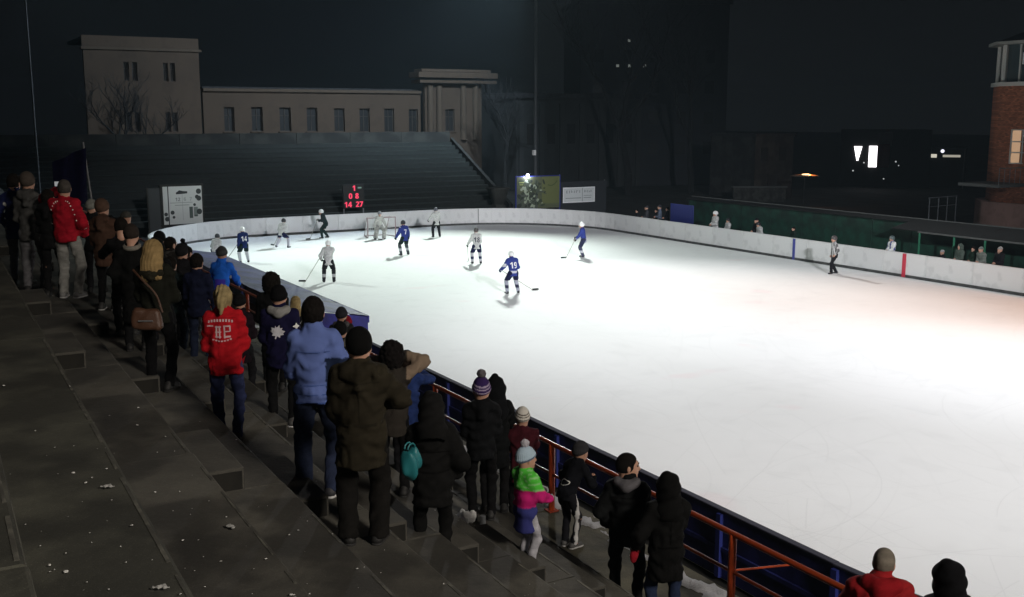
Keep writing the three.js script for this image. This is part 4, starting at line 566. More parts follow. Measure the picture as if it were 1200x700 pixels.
spect('person in a maroon jacket and white striped knit hat at the rail', 6.55, 11.1, 7, 1.62, { jacket: [0.075, 0.012, 0.02], trousers: BLK, head: 'beanie', stripe: (y) => (Math.abs(y - 0.1) < 0.006 || Math.abs(y - 0.07) < 0.006 || Math.abs(y - 0.03) < 0.007) ? [0.09, 0.07, 0.06] : [0.62, 0.6, 0.55], L: 'rail', R: 'rail', hem: 0.7, bulk: 0.02 });
spect('girl in a green, pink and navy coat with white trousers and pale blue pompom hat', 5.12, 8.62, 5, 1.25, { trousers: [0.6, 0.6, 0.66], head: 'beanie+pompom', hc: { beanie: [0.36, 0.47, 0.56], pompom: [0.62, 0.6, 0.66] }, turn: -1.05, look: -0.1, L: [0.1, 1.1, 0.32], R: [-0.12, 1.02, 0.34], hem: 0.6, bulk: 0.035, shoes: [0.2, 0.2, 0.25], stance: 0.08, glove: 0.006, gloveC: [0.5, 0.5, 0.52], colour: (x, y, z) => y > 1.22 ? ((Math.sin(x * 60 + 20 * z) * Math.sin(y * 70) > 0.45) ? [0.24, 0.55, 0.2] : [0.08, 0.5, 0.05]) : y > 0.98 ? [0.5, 0.016, 0.16] : [0.035, 0.04, 0.17], stripe: (y, x, z) => Math.abs(y - 0.02) < 0.012 ? [0.12, 0.15, 0.22] : [0.36, 0.47, 0.56] });
// -- by the walkway rail
const pBoy = figure('person', 'person', { label: 'boy in a black tracksuit with a white leg stripe leaning on the red rail', at: [6.78, lev(7), -10.35], yaw: Math.PI / 2 + 0.28, h: 1.34, jacket: [0.009, 0.010, 0.014], trousers: BLK, head: 'beanie', hc: { beanie: [0.05, 0.05, 0.055] }, L: [0.2, 1.1, 0.42], R: [-0.16, 1.1, 0.42], lean: 0.55, nod: -0.2, hem: 0.84, shoes: [0.06, 0.06, 0.06], sole: [0.4, 0.4, 0.4], stance: 0.09, legColour: (x, y, z) => (x < -0.125 && Math.abs(z - 0.0) < 0.03) ? [0.5, 0.5, 0.5] : [0.010, 0.010, 0.013] });
onBack(pBoy, fine(new THREE.RingGeometry(0.042, 0.05, 20).scale(1.3, 0.7, 1), 0), M.scrap, 'emblem', 0.0, 0.86);
const pProfile = spect('man with short dark hair in a black jacket, face in profile, at the rail', 6.32, 8.55, 7, 1.78, { jacket: [0.010, 0.011, 0.012], trousers: [0.012, 0.012, 0.013], head: 'crop', hc: { crop: [0.012, 0.010, 0.009] }, hoodC: [0.16, 0.155, 0.17], look: -1.2, turn: -0.35, L: 'pocket', R: 'front', hide: 'L', face: true, hem: 0.78, bulk: 0.03 });
const pHood = spect('person in a black hooded coat and jeans holding something red, right of the profile face', 6.42, 8.0, 7, 1.70, { jacket: [0.008, 0.008, 0.008], trousers: [0.03, 0.045, 0.1], head: 'hood', hc: { hood: [0.008, 0.008, 0.008] }, L: [0.3, 0.95, 0.1], R: 'rail', hem: 0.62, bulk: 0.04, glove: 0.006, gloveC: [0.3, 0.02, 0.03] });
spect('grey haired person in a bright red puffy jacket at the lower right', 6.56, 5.44, 7, 1.84, { jacket: [0.42, 0.02, 0.025], trousers: BLK, head: 'crop', hc: { crop: [0.25, 0.22, 0.18] }, hoodC: [0.34, 0.012, 0.018], L: 'rail', R: 'rail', bulk: 0.06, puffer: true, hem: 0.75, look: -0.1, turn: -0.55, lean: 0.5, nod: 0.1, hs: 1.0, hoodBig: 1.5 });
spect('person in a shiny black hood at the bottom right corner', 7.0, 5.15, 7, 1.72, { jacket: BLK, trousers: BLK, head: 'hood', hc: { hood: [0.009, 0.009, 0.011] }, L: 'rail', R: 'rail', bulk: 0.03 });

// ---- seams, yokes and belts on the backs of the nearer coats
function seam(fig, c, list) { const m = fabric(c, 0.95, false); for (const [x, y, w, h] of list) onBack(fig, fine(new THREE.PlaneGeometry(w, h, Math.max(1, Math.round(w / 0.05)), Math.max(1, Math.round(h / 0.05))), 0), m, 'seam', x, y); }
seam(pBlue, [0.05, 0.09, 0.27], [[0.02, 1.06, 0.30, 0.008], [0.02, 0.98, 0.30, 0.008], [0, 1.36, 0.30, 0.007], [0.01, 0.90, 0.3, 0.012]]);
seam(pOlive, [0.014, 0.012, 0.008], [[0, 1.02, 0.36, 0.022], [0, 1.36, 0.32, 0.008], [0, 1.19, 0.008, 0.3]]);
seam(pSunk, [0.003, 0.003, 0.003], [[0, 1.0, 0.34, 0.016], [0, 1.18, 0.34, 0.008]]);
seam(pProfile, [0.003, 0.003, 0.003], [[0, 1.34, 0.3, 0.008], [0, 1.12, 0.3, 0.008], [0, 0.96, 0.3, 0.008]]);
seam(pHood, [0.002, 0.002, 0.002], [[0, 0.98, 0.34, 0.02], [0, 1.16, 0.008, 0.3]]);
seam(pStar, [0.006, 0.006, 0.025], [[0, 0.84, 0.3, 0.05]]);
seam(pWom, [0.28, 0.006, 0.012], [[0, 0.84, 0.34, 0.035], [0.0, 1.36, 0.28, 0.007]]);
// ---- things held or lying about
function starShape(r, q, n) { const s = new THREE.Shape(); for (let k = 0; k < 2 * n; k++) { const a = k * Math.PI / n + Math.PI / 2, l = k % 2 ? q : r; k ? s.lineTo(l * Math.cos(a), l * Math.sin(a)) : s.moveTo(l * Math.cos(a), l * Math.sin(a)); } return new THREE.ShapeGeometry(s); }
function leafShape(r) { const P = [[0, 1.05], [0.22, 0.62], [0.5, 0.78], [0.46, 0.45], [0.98, 0.42], [0.78, 0.1], [0.92, -0.12], [0.5, -0.32], [0.56, -0.66], [0.1, -0.52], [0.08, -0.95], [-0.08, -0.95], [-0.1, -0.52], [-0.56, -0.66], [-0.5, -0.32], [-0.92, -0.12], [-0.78, 0.1], [-0.98, 0.42], [-0.46, 0.45], [-0.5, 0.78], [-0.22, 0.62]], s = new THREE.Shape(); P.forEach(([x, y], i) => i ? s.lineTo(x * r, y * r) : s.moveTo(x * r, y * r)); return new THREE.ShapeGeometry(s); }
{ const w = pPhone.world(pPhone.wr[0].clone().lerp(pPhone.wr[1], 0.5).add(V(0, 0.1, 0.02))), t = thing('phone', 'phone with a glowing violet screen held by the person in black', 'phone', w.toArray(), pPhone.root.rotation.y); part('case', rbox(0.15, 0.08, 0.01, 0, 0, 0, 0.004), M.black, t); part('screen', box(0.138, 0.07, 0.002, 0, 0, -0.0066), std([0.05, 0.05, 0.08], 0.3, { emissive: lin(0.35, 0.36, 1), emissiveIntensity: 0.9 }), t); t.rotation.x = -0.3; }
{ const w = pRed.world(pRed.wr[0].clone().add(V(0.0, 0.1, 0.05))), t = thing('phone', 'small phone raised in the hand of the red and white jacket', 'phone', w.toArray(), pRed.root.rotation.y + 0.2); part('case', rbox(0.15, 0.08, 0.01, 0, 0, 0, 0.004), M.black, t); part('screen', box(0.138, 0.07, 0.002, 0, 0, -0.0066), std([0.3, 0.3, 0.3], 0.3, { emissive: lin(0.8, 0.85, 0.9), emissiveIntensity: 0.25 }), t); }
{ // brown shoulder bag on the blond woman's back
  const p = pBlond.world(V(0.02, 0.88, -0.26)), t = thing('shoulder_bag', 'brown leather shoulder bag hanging at the back of the blond woman', 'bag', p.toArray(), pBlond.root.rotation.y); const lea = std([0.075, 0.035, 0.02], 0.45, { bumpMap: rep(concreteBump, 4), bumpScale: 0.004 });
  part('bag_body', nets((x, y, z) => { const qx = Math.max(0, Math.abs(x) - 0.12 + 0.25 * Math.max(0, y)), qy = Math.max(0, Math.abs(y + 0.01) - 0.075), qz = Math.max(0, Math.abs(z) - 0.02 + 0.12 * (y + 0.08)), d = Math.hypot(qx, qy, qz) - 0.045; return d + 0.02 * (noise3(x * 9, y * 9, z * 9) - 0.5) + 0.006 * Math.max(0, Math.sin(x * 30 + y * 20)); }, [-0.22, -0.16, -0.1], [0.22, 0.15, 0.1], 0.012), lea, t); part('clasp', rbox(0.16, 0.014, 0.012, -0.01, -0.02, -0.075, 0.004), M.steel, t); part('strap', new THREE.TubeGeometry(new THREE.CatmullRomCurve3([V(-0.17, 0.06, 0), V(-0.1, 0.25, 0.03), V(0.06, 0.42, 0.06), V(0.17, 0.5, 0.15)]), 20, 0.012, 8), lea, t); }
{ const w = pOlive.world(V(-0.42, 0.62, 0.05)); const p = [3.35, 4.45, -7.75], t = thing('carrier_bag', 'turquoise plastic bag hanging between the olive coat and the stooping black coat', 'bag', [3.62, 4.36, -8.05], 0.4); const tm = std([0.015, 0.15, 0.17], 0.45);
  part('bag_body', nets((x, y, z) => ell(x, y + 0.02, z, [0, 0, 0], [0.1, 0.13, 0.075]) + 0.03 * (noise3(x * 16, y * 11, z * 16) - 0.5) + 0.012 * Math.sin(x * 55 + y * 12), [-0.13, -0.2, -0.1], [0.13, 0.16, 0.1], 0.011), tm, t); for (const q of [-1, 1]) part('handle', new THREE.TorusGeometry(0.045, 0.008, 6, 14, Math.PI).translate(0, 0.12, 0.02 * q), tm, t); }
{ const w = pHood.world(pHood.wr[0].clone().add(V(0.02, -0.1, 0.02))), t = thing('mitten', 'red mitten dangling from the hand of the black hooded coat', 'mitten', w.toArray(), 0.3); const rm = fabric([0.42, 0.015, 0.03]); part('palm', nets((x, y, z) => smin(ell(x, y, z, [0, -0.01, 0], [0.05, 0.085, 0.03]), ell(x, y, z, [0.055, 0.01, 0], [0.02, 0.045, 0.02]), 0.03) + 0.006 * (noise3(x * 40, y * 40, z * 40) - 0.5), [-0.08, -0.12, -0.06], [0.1, 0.1, 0.06], 0.008), rm, t); part('cuff', new THREE.CylinderGeometry(0.04, 0.036, 0.05, 14).translate(0, 0.09, 0), fabric([0.25, 0.24, 0.24]), t); }
{ // crumpled plastic bag and bottle on the step
  const t = thing('plastic_bag', 'crumpled white plastic bag lying on the step by the striped purple hat', 'bag', [5.13, lev(5) + 0.085, -9.98], 0.5); part('bag_body', nets((x, y, z) => ell(x, y, z, [0, 0, 0], [0.13, 0.09, 0.11]) + 0.075 * (noise3(x * 13 + 3, y * 13, z * 13) - 0.5) + 0.02 * Math.abs(Math.sin(x * 40 + 3 * Math.sin(z * 30))), [-0.2, -0.09, -0.18], [0.2, 0.15, 0.18], 0.013), std([0.6, 0.6, 0.6], 0.45), t); part('knot', nets((x, y, z) => ell(x, y, z, [-0.17, 0.0, 0.03], [0.07, 0.05, 0.045]) + 0.04 * (noise3(x * 30, y * 30, z * 30) - 0.5), [-0.28, -0.08, -0.06], [-0.07, 0.09, 0.12], 0.01), std([0.6, 0.6, 0.6], 0.45), t); }
{ const t = thing('drink_can', 'crushed drink can standing beside the crumpled white plastic bag', 'can', [5.3, lev(5) + 0.002, -9.85]); part('can_body', new THREE.CylinderGeometry(0.033, 0.033, 0.115, 16).translate(0, 0.06, 0), M.steel, t); part('rim', new THREE.TorusGeometry(0.03, 0.003, 6, 16).rotateX(Math.PI / 2).translate(0, 0.119, 0), M.steel, t); part('tab', rbox(0.02, 0.003, 0.012, 0, 0.121, 0, 0.001), M.steel, t); }
{ // scraps, seed husks and paper on the steps
  const g = []; const r = rng(91); for (let k = 0; k < 1300; k++) { const i = -3 + Math.floor(r() * 9), u0 = i === -3 ? -3 : edge(i - 1), u = u0 + 0.03 + (edge(i) - u0 - 0.06) * r(), v = 3.2 + 12 * r() * r() * r(), s = 0.002 + 0.008 * r() * r() * (r() < 0.12 ? 2 : 1), x = u * Math.cos(TH) + v * Math.sin(TH), z = u * Math.sin(TH) - v * Math.cos(TH); g.push(new THREE.DodecahedronGeometry(s, 0).scale(0.7 + r(), 0.25 + 0.3 * r(), 0.7 + r()).rotateY(r() * 6).rotateX(0.5 * (r() - 0.5)).translate(x, lev(i) + 0.012, z)); }
  for (let i = 0; i < g.length; i++) g[i] = plain(g[i]); single('litter', mergeGeometries(g), M.scrap, 'small pale scraps and husks strewn over the terrace steps', 'litter', null, 'stuff');
  for (const [x, z, i, l] of [[0.94, -5.06, -1, 'torn white paper ring at the bottom left of the terrace'], [0.96, -6.7, -1, 'folded pale paper scrap beside the first step edge'], [1.68, -6.59, 0, 'pale crumpled wrapper on the second step']]) { const t = thing('paper_scrap', l, 'litter', [x, lev(i) + 0.018, z], x * 3); part('sheet', nets((a, b, c) => ell(a, b, c, [0, 0, 0], [0.026, 0.007, 0.018]) + 0.014 * (noise3(a * 70 + x, b * 60, c * 70) - 0.5), [-0.05, -0.02, -0.04], [0.05, 0.03, 0.04], 0.004), M.scrapDim, t); } }
{ // flag at the back left
  const t = thing('flag', 'dark blue flag drooping from a slanted pole behind the brown coat', 'flag', [3.1, lev(1), -21.5], 0.2); part('pole', rod([0.15, 0, 0], [-0.05, 2.55, 0], 0.02, 0.016, 8), M.steel, t); const g = new THREE.PlaneGeometry(0.75, 1.0, 16, 16), p = g.attributes.position; for (let i = 0; i < p.count; i++) { const u = p.getX(i) + 0.375, v = p.getY(i); p.setXYZ(i, -0.03 - u * 0.8, 1.95 + v - u * 0.35, 0.06 * Math.sin(u * 14 + v * 2) + 0.02); } g.computeVertexNormals(); part('cloth', boxUV(g), fabric([0.005, 0.006, 0.03]), t); }

// ---------------------------------------------------------------- players on the ice
const WHT = [0.80, 0.80, 0.78], BLU = [0.032, 0.048, 0.22], DGR = [0.018, 0.035, 0.035], DNV = [0.018, 0.022, 0.075], DBK = [0.02, 0.02, 0.024];
function player(label, x, along, yaw, o) {
  const f = figure(o.kind === 'referee' ? 'referee' : o.kind === 'goalkeeper' ? 'goalkeeper' : 'hockey_player', o.kind || 'hockey player', { label, at: [x, 0, -along], yaw, h: o.h || 1.86, far: true, top: 'jersey', hem: 0.74, bulk: 0.032, pad: 0.026, smooth: true, head: 'helmet+visor', hc: { helmet: o.hel || WHT }, skates: true, shoes: DBK, socks: o.sock || DNV, band: o.band, shorts: 0.52, baggy: 0.035, stance: 0.2, crouch: 0.07, lean: 0.3, L: 'stickU', R: 'front', glove: 0.016, gloveC: o.glv || DBK, curl: 0.7, jacket: o.jer, trousers: o.pant || DNV, cuff: 0.05, ...o, group: null });
  if (o.num) onBack(f, fine(letters(o.num, 0.25, 0.85), 2), o.numC || M.white, 'back_number', 0, 1.2 * f.s - (o.crouch ?? 0.07) * f.s);
  if (o.stick) { // [butt, heel on the ice] in the player's own axes
    const a = o.butt ? V(...o.butt) : f.wr[0].clone().add(V(0.03, 0.1, 0)), b = V(...o.stick), t = thing('hockey_stick', o.stickLabel, 'hockey stick', [x, 0, -along], yaw);
    part('shaft', rod(a.toArray(), b.toArray(), 0.016, 0.016, 6), std([0.35, 0.33, 0.3], 0.6), t); const d = V(b.x - a.x, 0, b.z - a.z).normalize(), bl = b.clone().addScaledVector(d, 0.3); part('blade', (() => { const g = box(0.32, 0.075, 0.014); g.rotateY(-Math.atan2(d.z, d.x)); return g.translate((b.x + bl.x) / 2, 0.042, (b.z + bl.z) / 2); })(), M.black, t); }
  return f;
}
const AW = Math.PI; // facing the far end
player('crouching player in white half hidden behind the blue shelter roof', 13.4, 53.0, 2.4, { jer: WHT, hel: DBK, crouch: 0.2, lean: 0.5, h: 1.8 });
player('player in dark blue numbered 14 with white helmet at the left boards', 14.8, 52.9, AW + 0.1, { jer: [0.02, 0.04, 0.16], pant: DGR, sock: [0.5, 0.52, 0.55], num: '14', L: 'down', R: 'front', stick: [0.9, 0.03, 0.4], stickLabel: 'hockey stick of the player numbered 14 at the left boards', crouch: 0.04, lean: 0.18 });
player('player in white with navy pants skating with legs wide apart on the left', 18.46, 58.1, 2.3, { jer: WHT, hel: DBK, sock: [0.5, 0.5, 0.56], stance: 0.36, crouch: 0.16, lean: 0.45, stick: [0.95, 0.03, 0.7], stickLabel: 'hockey stick of the wide legged player in white' });
player('player in dark green with white helmet gliding by the far boards', 22.2, 61.4, -1.9, { jer: [0.03, 0.045, 0.05], pant: DGR, sock: DGR, lean: 0.35, stride: 0.16, stick: [0.5, 0.03, 0.9], stickLabel: 'hockey stick of the player in dark green' });
player('player in white and black with stick held low to the left, nearest to the shelter', 16.25, 44.6, 2.75, { jer: WHT, hel: WHT, pant: DBK, sock: DBK, band: [0.4, 0.4, 0.4], h: 1.95, glv: DBK, crouch: 0.05, lean: 0.25, L: [0.3, 0.95, 0.25], R: [0.1, 1.02, 0.3], stick: [1.05, 0.03, 0.35], stickLabel: 'hockey stick reaching left from the nearest player in white and black' });
player('goalkeeper in white pads standing in front of the net', 24.9, 59.3, -0.15, { kind: 'goalkeeper', jer: [0.7, 0.7, 0.66], hel: [0.25, 0.25, 0.27], pant: [0.5, 0.5, 0.48], sock: WHT, pads: true, crouch: 0.14, lean: 0.3, stance: 0.24, L: [0.34, 0.82, 0.25], R: [-0.34, 0.7, 0.25], glv: [0.55, 0.55, 0.5], stick: [-0.2, 0.03, 0.45], butt: [-0.36, 0.85, 0.25], stickLabel: 'goalkeeper stick held in front of the net' });
player('player in blue numbered 7 with dark green pants in front of the goal', 23.1, 51.6, AW + 0.1, { jer: BLU, hel: DBK, pant: DGR, sock: [0.06, 0.07, 0.08], band: [0.45, 0.45, 0.48], num: '7', h: 1.92, L: [0.36, 0.9, 0.2], R: [-0.36, 0.88, 0.2], crouch: 0.05, lean: 0.2, colour: (x, y, z) => (Math.abs(x) > 0.2 && y > 1.36) ? [0.5, 0.5, 0.55] : BLU });
player('player in white top and black pants beside the right post of the goal', 28.3, 58.4, 3.0, { jer: WHT, hel: [0.1, 0.1, 0.12], pant: DBK, sock: DBK, L: [0.4, 1.0, 0.25], R: 'front', crouch: 0.03, lean: 0.15 });
player('player in white with dark number and navy pants in the middle of the ice', 24.85, 46.7, AW - 0.3, { jer: WHT, hel: [0.07, 0.06, 0.06], pant: DNV, sock: [0.5, 0.5, 0.52], band: DNV, num: '18', numC: std([0.03, 0.03, 0.05], 0.8), L: [0.38, 0.92, 0.25], R: 'front', crouch: 0.05, lean: 0.16, stick: [0.2, 0.03, 1.2], stickLabel: 'hockey stick of the white player in mid ice' });
player('player in blue numbered 19 with white helmet, nearest on the open ice', 21.85, 37.85, AW - 0.12, { jer: BLU, pant: DNV, sock: [0.35, 0.36, 0.42], band: [0.03, 0.03, 0.06], num: '19', h: 1.88, stance: 0.23, L: [0.42, 0.98, 0.22], R: [-0.15, 0.98, 0.3], stick: [-1.1, 0.03, 0.45], butt: [0.44, 1.0, 0.26], stickLabel: 'hockey stick lying out to the right of the player numbered 19', colour: (x, y, z) => y < 0.92 && y > 0.84 ? [0.5, 0.5, 0.54] : (Math.abs(x) > 0.29 && y < 1.2 && y > 1.08) ? [0.5, 0.5, 0.54] : BLU, glv: [0.04, 0.04, 0.16] });
player('player in blue with white helmet standing alone by the far right corner', 30.95, 46.2, -2.2, { jer: BLU, pant: [0.04, 0.045, 0.1], sock: [0.05, 0.05, 0.09], band: [0.5, 0.5, 0.54], L: [0.25, 0.9, 0.36], R: [0.0, 0.98, 0.34], stick: [0.55, 0.03, 0.85], stickLabel: 'hockey stick of the lone blue player near the right corner', stance: 0.13, crouch: 0.03, lean: 0.14, colour: (x, y, z) => y < 0.95 ? [0.33, 0.33, 0.48] : BLU });
player('referee in a grey striped shirt and black trousers skating by the right boards', 37.8, 35.2, -1.9, { kind: 'referee', colour: (x, y, z) => Math.sin(x * 75) > 0.1 ? [0.6, 0.6, 0.6] : [0.12, 0.12, 0.12], hel: [0.08, 0.07, 0.07], pant: DBK, shorts: 0, baggy: 0.01, socks: null, pad: 0.0, bulk: 0.012, h: 1.82, L: [0.24, 0.9, 0.12], R: 'down', glove: 0, hide: '', crouch: 0.02, lean: 0.1, stance: 0.07, stride: 0.16, head: 'helmet' });
// players and helpers on the bench behind the right boards
const BG = 'people in the dugout behind the right boards';
function bench(label, x, along, h, o) { figure('person', 'person', { label, at: [x, 0.0, -along], yaw: -Math.PI / 2 - 0.2, h, far: true, bulk: 0.04, pad: 0.02, jacket: WHT, head: 'helmet', hc: { helmet: DBK }, trousers: DBK, L: 'front', R: 'front', ...o, group: BG }); }
bench('player in white with a white helmet standing tall behind the right boards', 40.75, 47.1, 1.92, { hc: { helmet: WHT } });
bench('player in white with a dark helmet just right of the tall white helmet', 40.75, 46.0, 1.6, { jacket: WHT });
bench('bent player in white with dark head left of the blue line marker', 40.8, 43.4, 1.62, { jacket: WHT, lean: 0.3 });
bench('dark clad person with pale cheek next to the bent white player', 41.0, 43.95, 1.75, { jacket: DBK, head: 'cap', hc: { cap: DBK } });
bench('person seen only as a dark head near the blue line marker', 41.3, 41.4, 1.5, { jacket: [0.02, 0.04, 0.03], head: 'short' });
bench('player in white and blue sitting high left of the red line marker', 40.8, 34.45, 1.7, { colour: (x, y, z) => (Math.sin(x * 26) > 0.55 ? [0.06, 0.08, 0.3] : WHT), head: 'helmet', hc: { helmet: [0.1, 0.14, 0.14] } });
bench('short dark person with a light cap right of the red line marker', 41.0, 31.75, 1.28, { jacket: DBK, head: 'cap', hc: { cap: [0.5, 0.5, 0.5] } });
bench('person in grey green behind the first green post', 41.1, 30.9, 1.66, { jacket: [0.13, 0.17, 0.14], head: 'hood', hc: { hood: [0.13, 0.17, 0.14] } });
bench('person in dark green between two pale figures on the right dugout', 41.3, 30.35, 1.6, { jacket: [0.03, 0.06, 0.04], head: 'short' });
bench('person in pale grey leaning by the last green post', 41.1, 29.75, 1.68, { jacket: [0.3, 0.33, 0.29], head: 'cap', hc: { cap: [0.3, 0.33, 0.3] }, lean: 0.2 });
bench('dark person in a white cap at the right end of the dugout', 41.1, 28.9, 1.75, { jacket: DBK, head: 'cap', hc: { cap: [0.6, 0.6, 0.58] } });
// onlookers behind the far right corner
[['small dark onlooker leftmost behind the far right corner', 40.5, 54.3, [0.03, 0.03, 0.035]], ['onlooker in grey behind the far right corner boards', 40.8, 53.7, [0.09, 0.09, 0.1]], ['dark onlooker left of the pale blue jacket at the corner', 41.2, 53.2, [0.03, 0.028, 0.03]], ['onlooker in a pale blue jacket behind the corner', 41.2, 52.9, [0.2, 0.25, 0.34]], ['taller dark onlooker by the blue sheet of the dugout', 41.9, 53.0, [0.02, 0.02, 0.03]]].forEach(([l, x, a, c], i) => figure('person', 'person', { label: l, at: [x, 0, -a], yaw: -2, h: 1.5 + 0.09 * ((i * 3) % 5), far: true, jacket: c, head: i % 2 ? 'beanie' : 'short', hc: { beanie: [0.06, 0.06, 0.07] }, L: 'front', R: 'front' }));
// ---------------------------------------------------------------- signs and lamps beyond the ice
{ // scoreboard
  const t = thing('scoreboard', 'small dark scoreboard with glowing red digits in front of the bleachers', 'scoreboard', [26.35, 0, -67.0]); part('cabinet', rbox(1.5, 1.6, 0.2, 0, 2.02, -0.12, 0.03), M.black, t); for (const x of [-0.7, 0.7]) part('leg', rod([x, 0, -0.12], [x, 1.2, -0.12], 0.05), M.steel, t);
  const red = std([0.3, 0.02, 0.05], 0.5, { emissive: lin(1, 0.06, 0.13), emissiveIntensity: 1.1 }), gl = std([0.1, 0.15, 0.12], 0.5, { emissive: lin(0.3, 0.5, 0.42), emissiveIntensity: 0.35 });
  const dg = (s, x, y, h) => { const g = new THREE.ExtrudeGeometry(font.generateShapes(s, h), { depth: 0.02, bevelEnabled: false, curveSegments: 2 }); g.computeBoundingBox(); const b = g.boundingBox; g.translate(x - (b.min.x + b.max.x) / 2, y - h / 2, -0.015); part('digits', g, red, t); };
  dg('1', 0.0, 2.58, 0.36); dg('0', -0.24, 2.06, 0.36); dg('8', 0.22, 2.06, 0.36); dg('14', -0.42, 1.5, 0.36); dg('27', 0.38, 1.5, 0.36); part('period_lamp', box(0.26, 0.09, 0.02, 0.42, 2.6, -0.008), gl, t); }
function canvasTex(w, h, draw) { const c = document.createElement('canvas'); c.width = w; c.height = h; draw(c.getContext('2d'), w, h); const t = new THREE.CanvasTexture(c); t.colorSpace = THREE.SRGBColorSpace; return t; }
function fill(x, s, ...r) { x.fillStyle = s; x.fillRect(...r); }
{ // white poster left, in a dark frame
  const t = thing('poster_board', 'white poster board in a dark frame behind the far left corner', 'sign', [14.85, 0, -66.2], 0.05); const map = canvasTex(512, 480, (x, w, h) => { fill(x, '#d4d8d3', 0, 0, w, h); fill(x, '#3c403e', 60, 0, 14, h); x.fillStyle = '#2b2f2e'; x.beginPath(); x.moveTo(170, 80); x.lineTo(215, 50); x.lineTo(265, 62); x.lineTo(320, 66); x.lineTo(322, 92); x.lineTo(240, 98); x.lineTo(172, 100); x.fill(); x.font = 'bold 62px sans-serif'; x.fillStyle = '#7b807d'; x.fillText('12', 158, 188); x.fillStyle = '#a3a8a4'; x.fillText('6', 268, 186); x.fillText('7', 345, 186); fill(x, '#8e9490', 85, 205, 300, 6); fill(x, '#858b87', 150, 236, 190, 7); fill(x, '#9ba19d', 250, 100, 4, 330); fill(x, '#4d5a54', 338, 265, 46, 145); fill(x, '#7f8b85', 396, 270, 54, 120); fill(x, '#59625d', 404, 370, 40, 22); x.fillStyle = '#3b413e'; for (const [a, b, r] of [[470, 70, 34], [446, 140, 26], [470, 160, 32], [30, 350, 24], [42, 410, 30], [115, 330, 26], [130, 390, 18], [470, 330, 36], [410, 240, 18]]) { x.beginPath(); x.arc(a, b, r, 0, 7); x.fill(); } });
  part('poster', box(2.36, 2.3, 0.02, 0.02, 1.98, 0.06), std(0xffffff, 0.7, { map }), t); t.children.at(-1).geometry = new THREE.BoxGeometry(2.36, 2.3, 0.02).translate(0.02, 1.98, 0.06);
  for (const [w, h, x, y] of [[2.7, 0.12, 0, 3.2], [0.13, 3.2, -1.25, 1.6], [0.1, 3.2, 1.26, 1.6], [2.7, 0.1, 0, 0.78]]) part('frame_bar', rbox(w, h, 0.14, x, y, 0, 0.01), M.wallGrey, t); part('side_panel', rbox(0.75, 3.05, 0.08, -1.68, 1.53, -0.05, 0.01), std([0.055, 0.06, 0.06], 0.8), t); part('grey_post', rbox(0.1, 3.1, 0.1, -2.05, 1.55, 0, 0.01), M.wallGrey, t); }
{ const t = thing('camouflage_banner', 'yellow green banner with dark camouflage figures beyond the far boards', 'banner', [40.4, 0, -66.25]); const map = canvasTex(512, 340, (x, w, h) => { fill(x, '#565b40', 0, 0, w, h); fill(x, '#4d5349', 0, 180, 250, 160); const r = rng(5); x.fillStyle = '#666c40'; x.fillRect(300, 0, 212, 300); for (let k = 0; k < 150; k++) { const u = 150 + 150 * (r() + r() - 1) + (k % 3) * 30, v = 40 + r() * 280; x.fillStyle = ['#2c332b', '#4a5343', '#98a38b', '#39422f'][k % 4]; x.beginPath(); x.ellipse(u, v, 6 + 26 * r(), 5 + 16 * r(), r() * 3, 0, 7); x.fill(); } x.fillStyle = '#3f4a31'; x.beginPath(); x.arc(52, 62, 40, 0, 7); x.fill(); x.fillStyle = '#8b9456'; x.fillRect(24, 52, 60, 12); x.fillRect(30, 76, 44, 10); x.strokeStyle = '#47542f'; x.lineWidth = 10; x.beginPath(); x.moveTo(370, 90); x.quadraticCurveTo(430, 120, 480, 50); x.stroke(); fill(x, '#55613f', 260, 290, 252, 8); fill(x, '#4b5540', 270, 318, 242, 6); });
  const s = part('sheet', new THREE.BoxGeometry(3.65, 2.3, 0.03).translate(0, 1.85, 0), std(0xffffff, 0.8, { map }), t); for (const x of [-1.88, 1.88]) part('post', rbox(0.09, 3.1, 0.09, x, 1.55, -0.04, 0.01), M.navyPost, t); part('top_bar', rbox(3.8, 0.07, 0.07, 0, 3.04, -0.04, 0.01), M.navyPost, t); }
{ const t = thing('white_sign', 'long white sign in two sheets on a dark board right of the camouflage banner', 'sign', [44.0, 0, -66.3]); const map = canvasTex(512, 220, (x, w, h) => { fill(x, '#d8dddc', 0, 0, w, h); x.strokeStyle = '#f6f8f8'; x.lineWidth = 16; x.strokeRect(8, 8, w - 16, h - 16); x.fillStyle = '#7b8284'; x.font = 'bold 66px sans-serif'; for (const [a, b, q] of [[52, 44, 40], [70, 44, 12], [70, 72, 12], [98, 46, 38], [128, 44, 34], [150, 60, 14], [176, 48, 34], [206, 44, 40], [230, 44, 16], [262, 46, 36], [342, 44, 34], [362, 50, 24], [392, 44, 38], [420, 58, 22], [444, 44, 34]]) x.fillRect(a, b, 9, q); fill(x, '#8b9192', 40, 150, 250, 10); fill(x, '#9ba1a2', 330, 120, 130, 8); fill(x, '#8b9192', 330, 150, 120, 9); fill(x, '#6d7475', 306, 14, 6, 190); });
  part('backing', rbox(4.6, 2.5, 0.06, 0.2, 1.3, -0.06, 0.01), std([0.02, 0.022, 0.026], 0.9), t); part('sheet', new THREE.BoxGeometry(2.86, 1.15, 0.02).translate(0, 1.55, 0), std(0xffffff, 0.6, { map }), t); for (const x of [-2.0, 2.4]) part('post', rbox(0.08, 2.6, 0.08, x, 1.3, -0.14, 0.01), M.steel, t); }
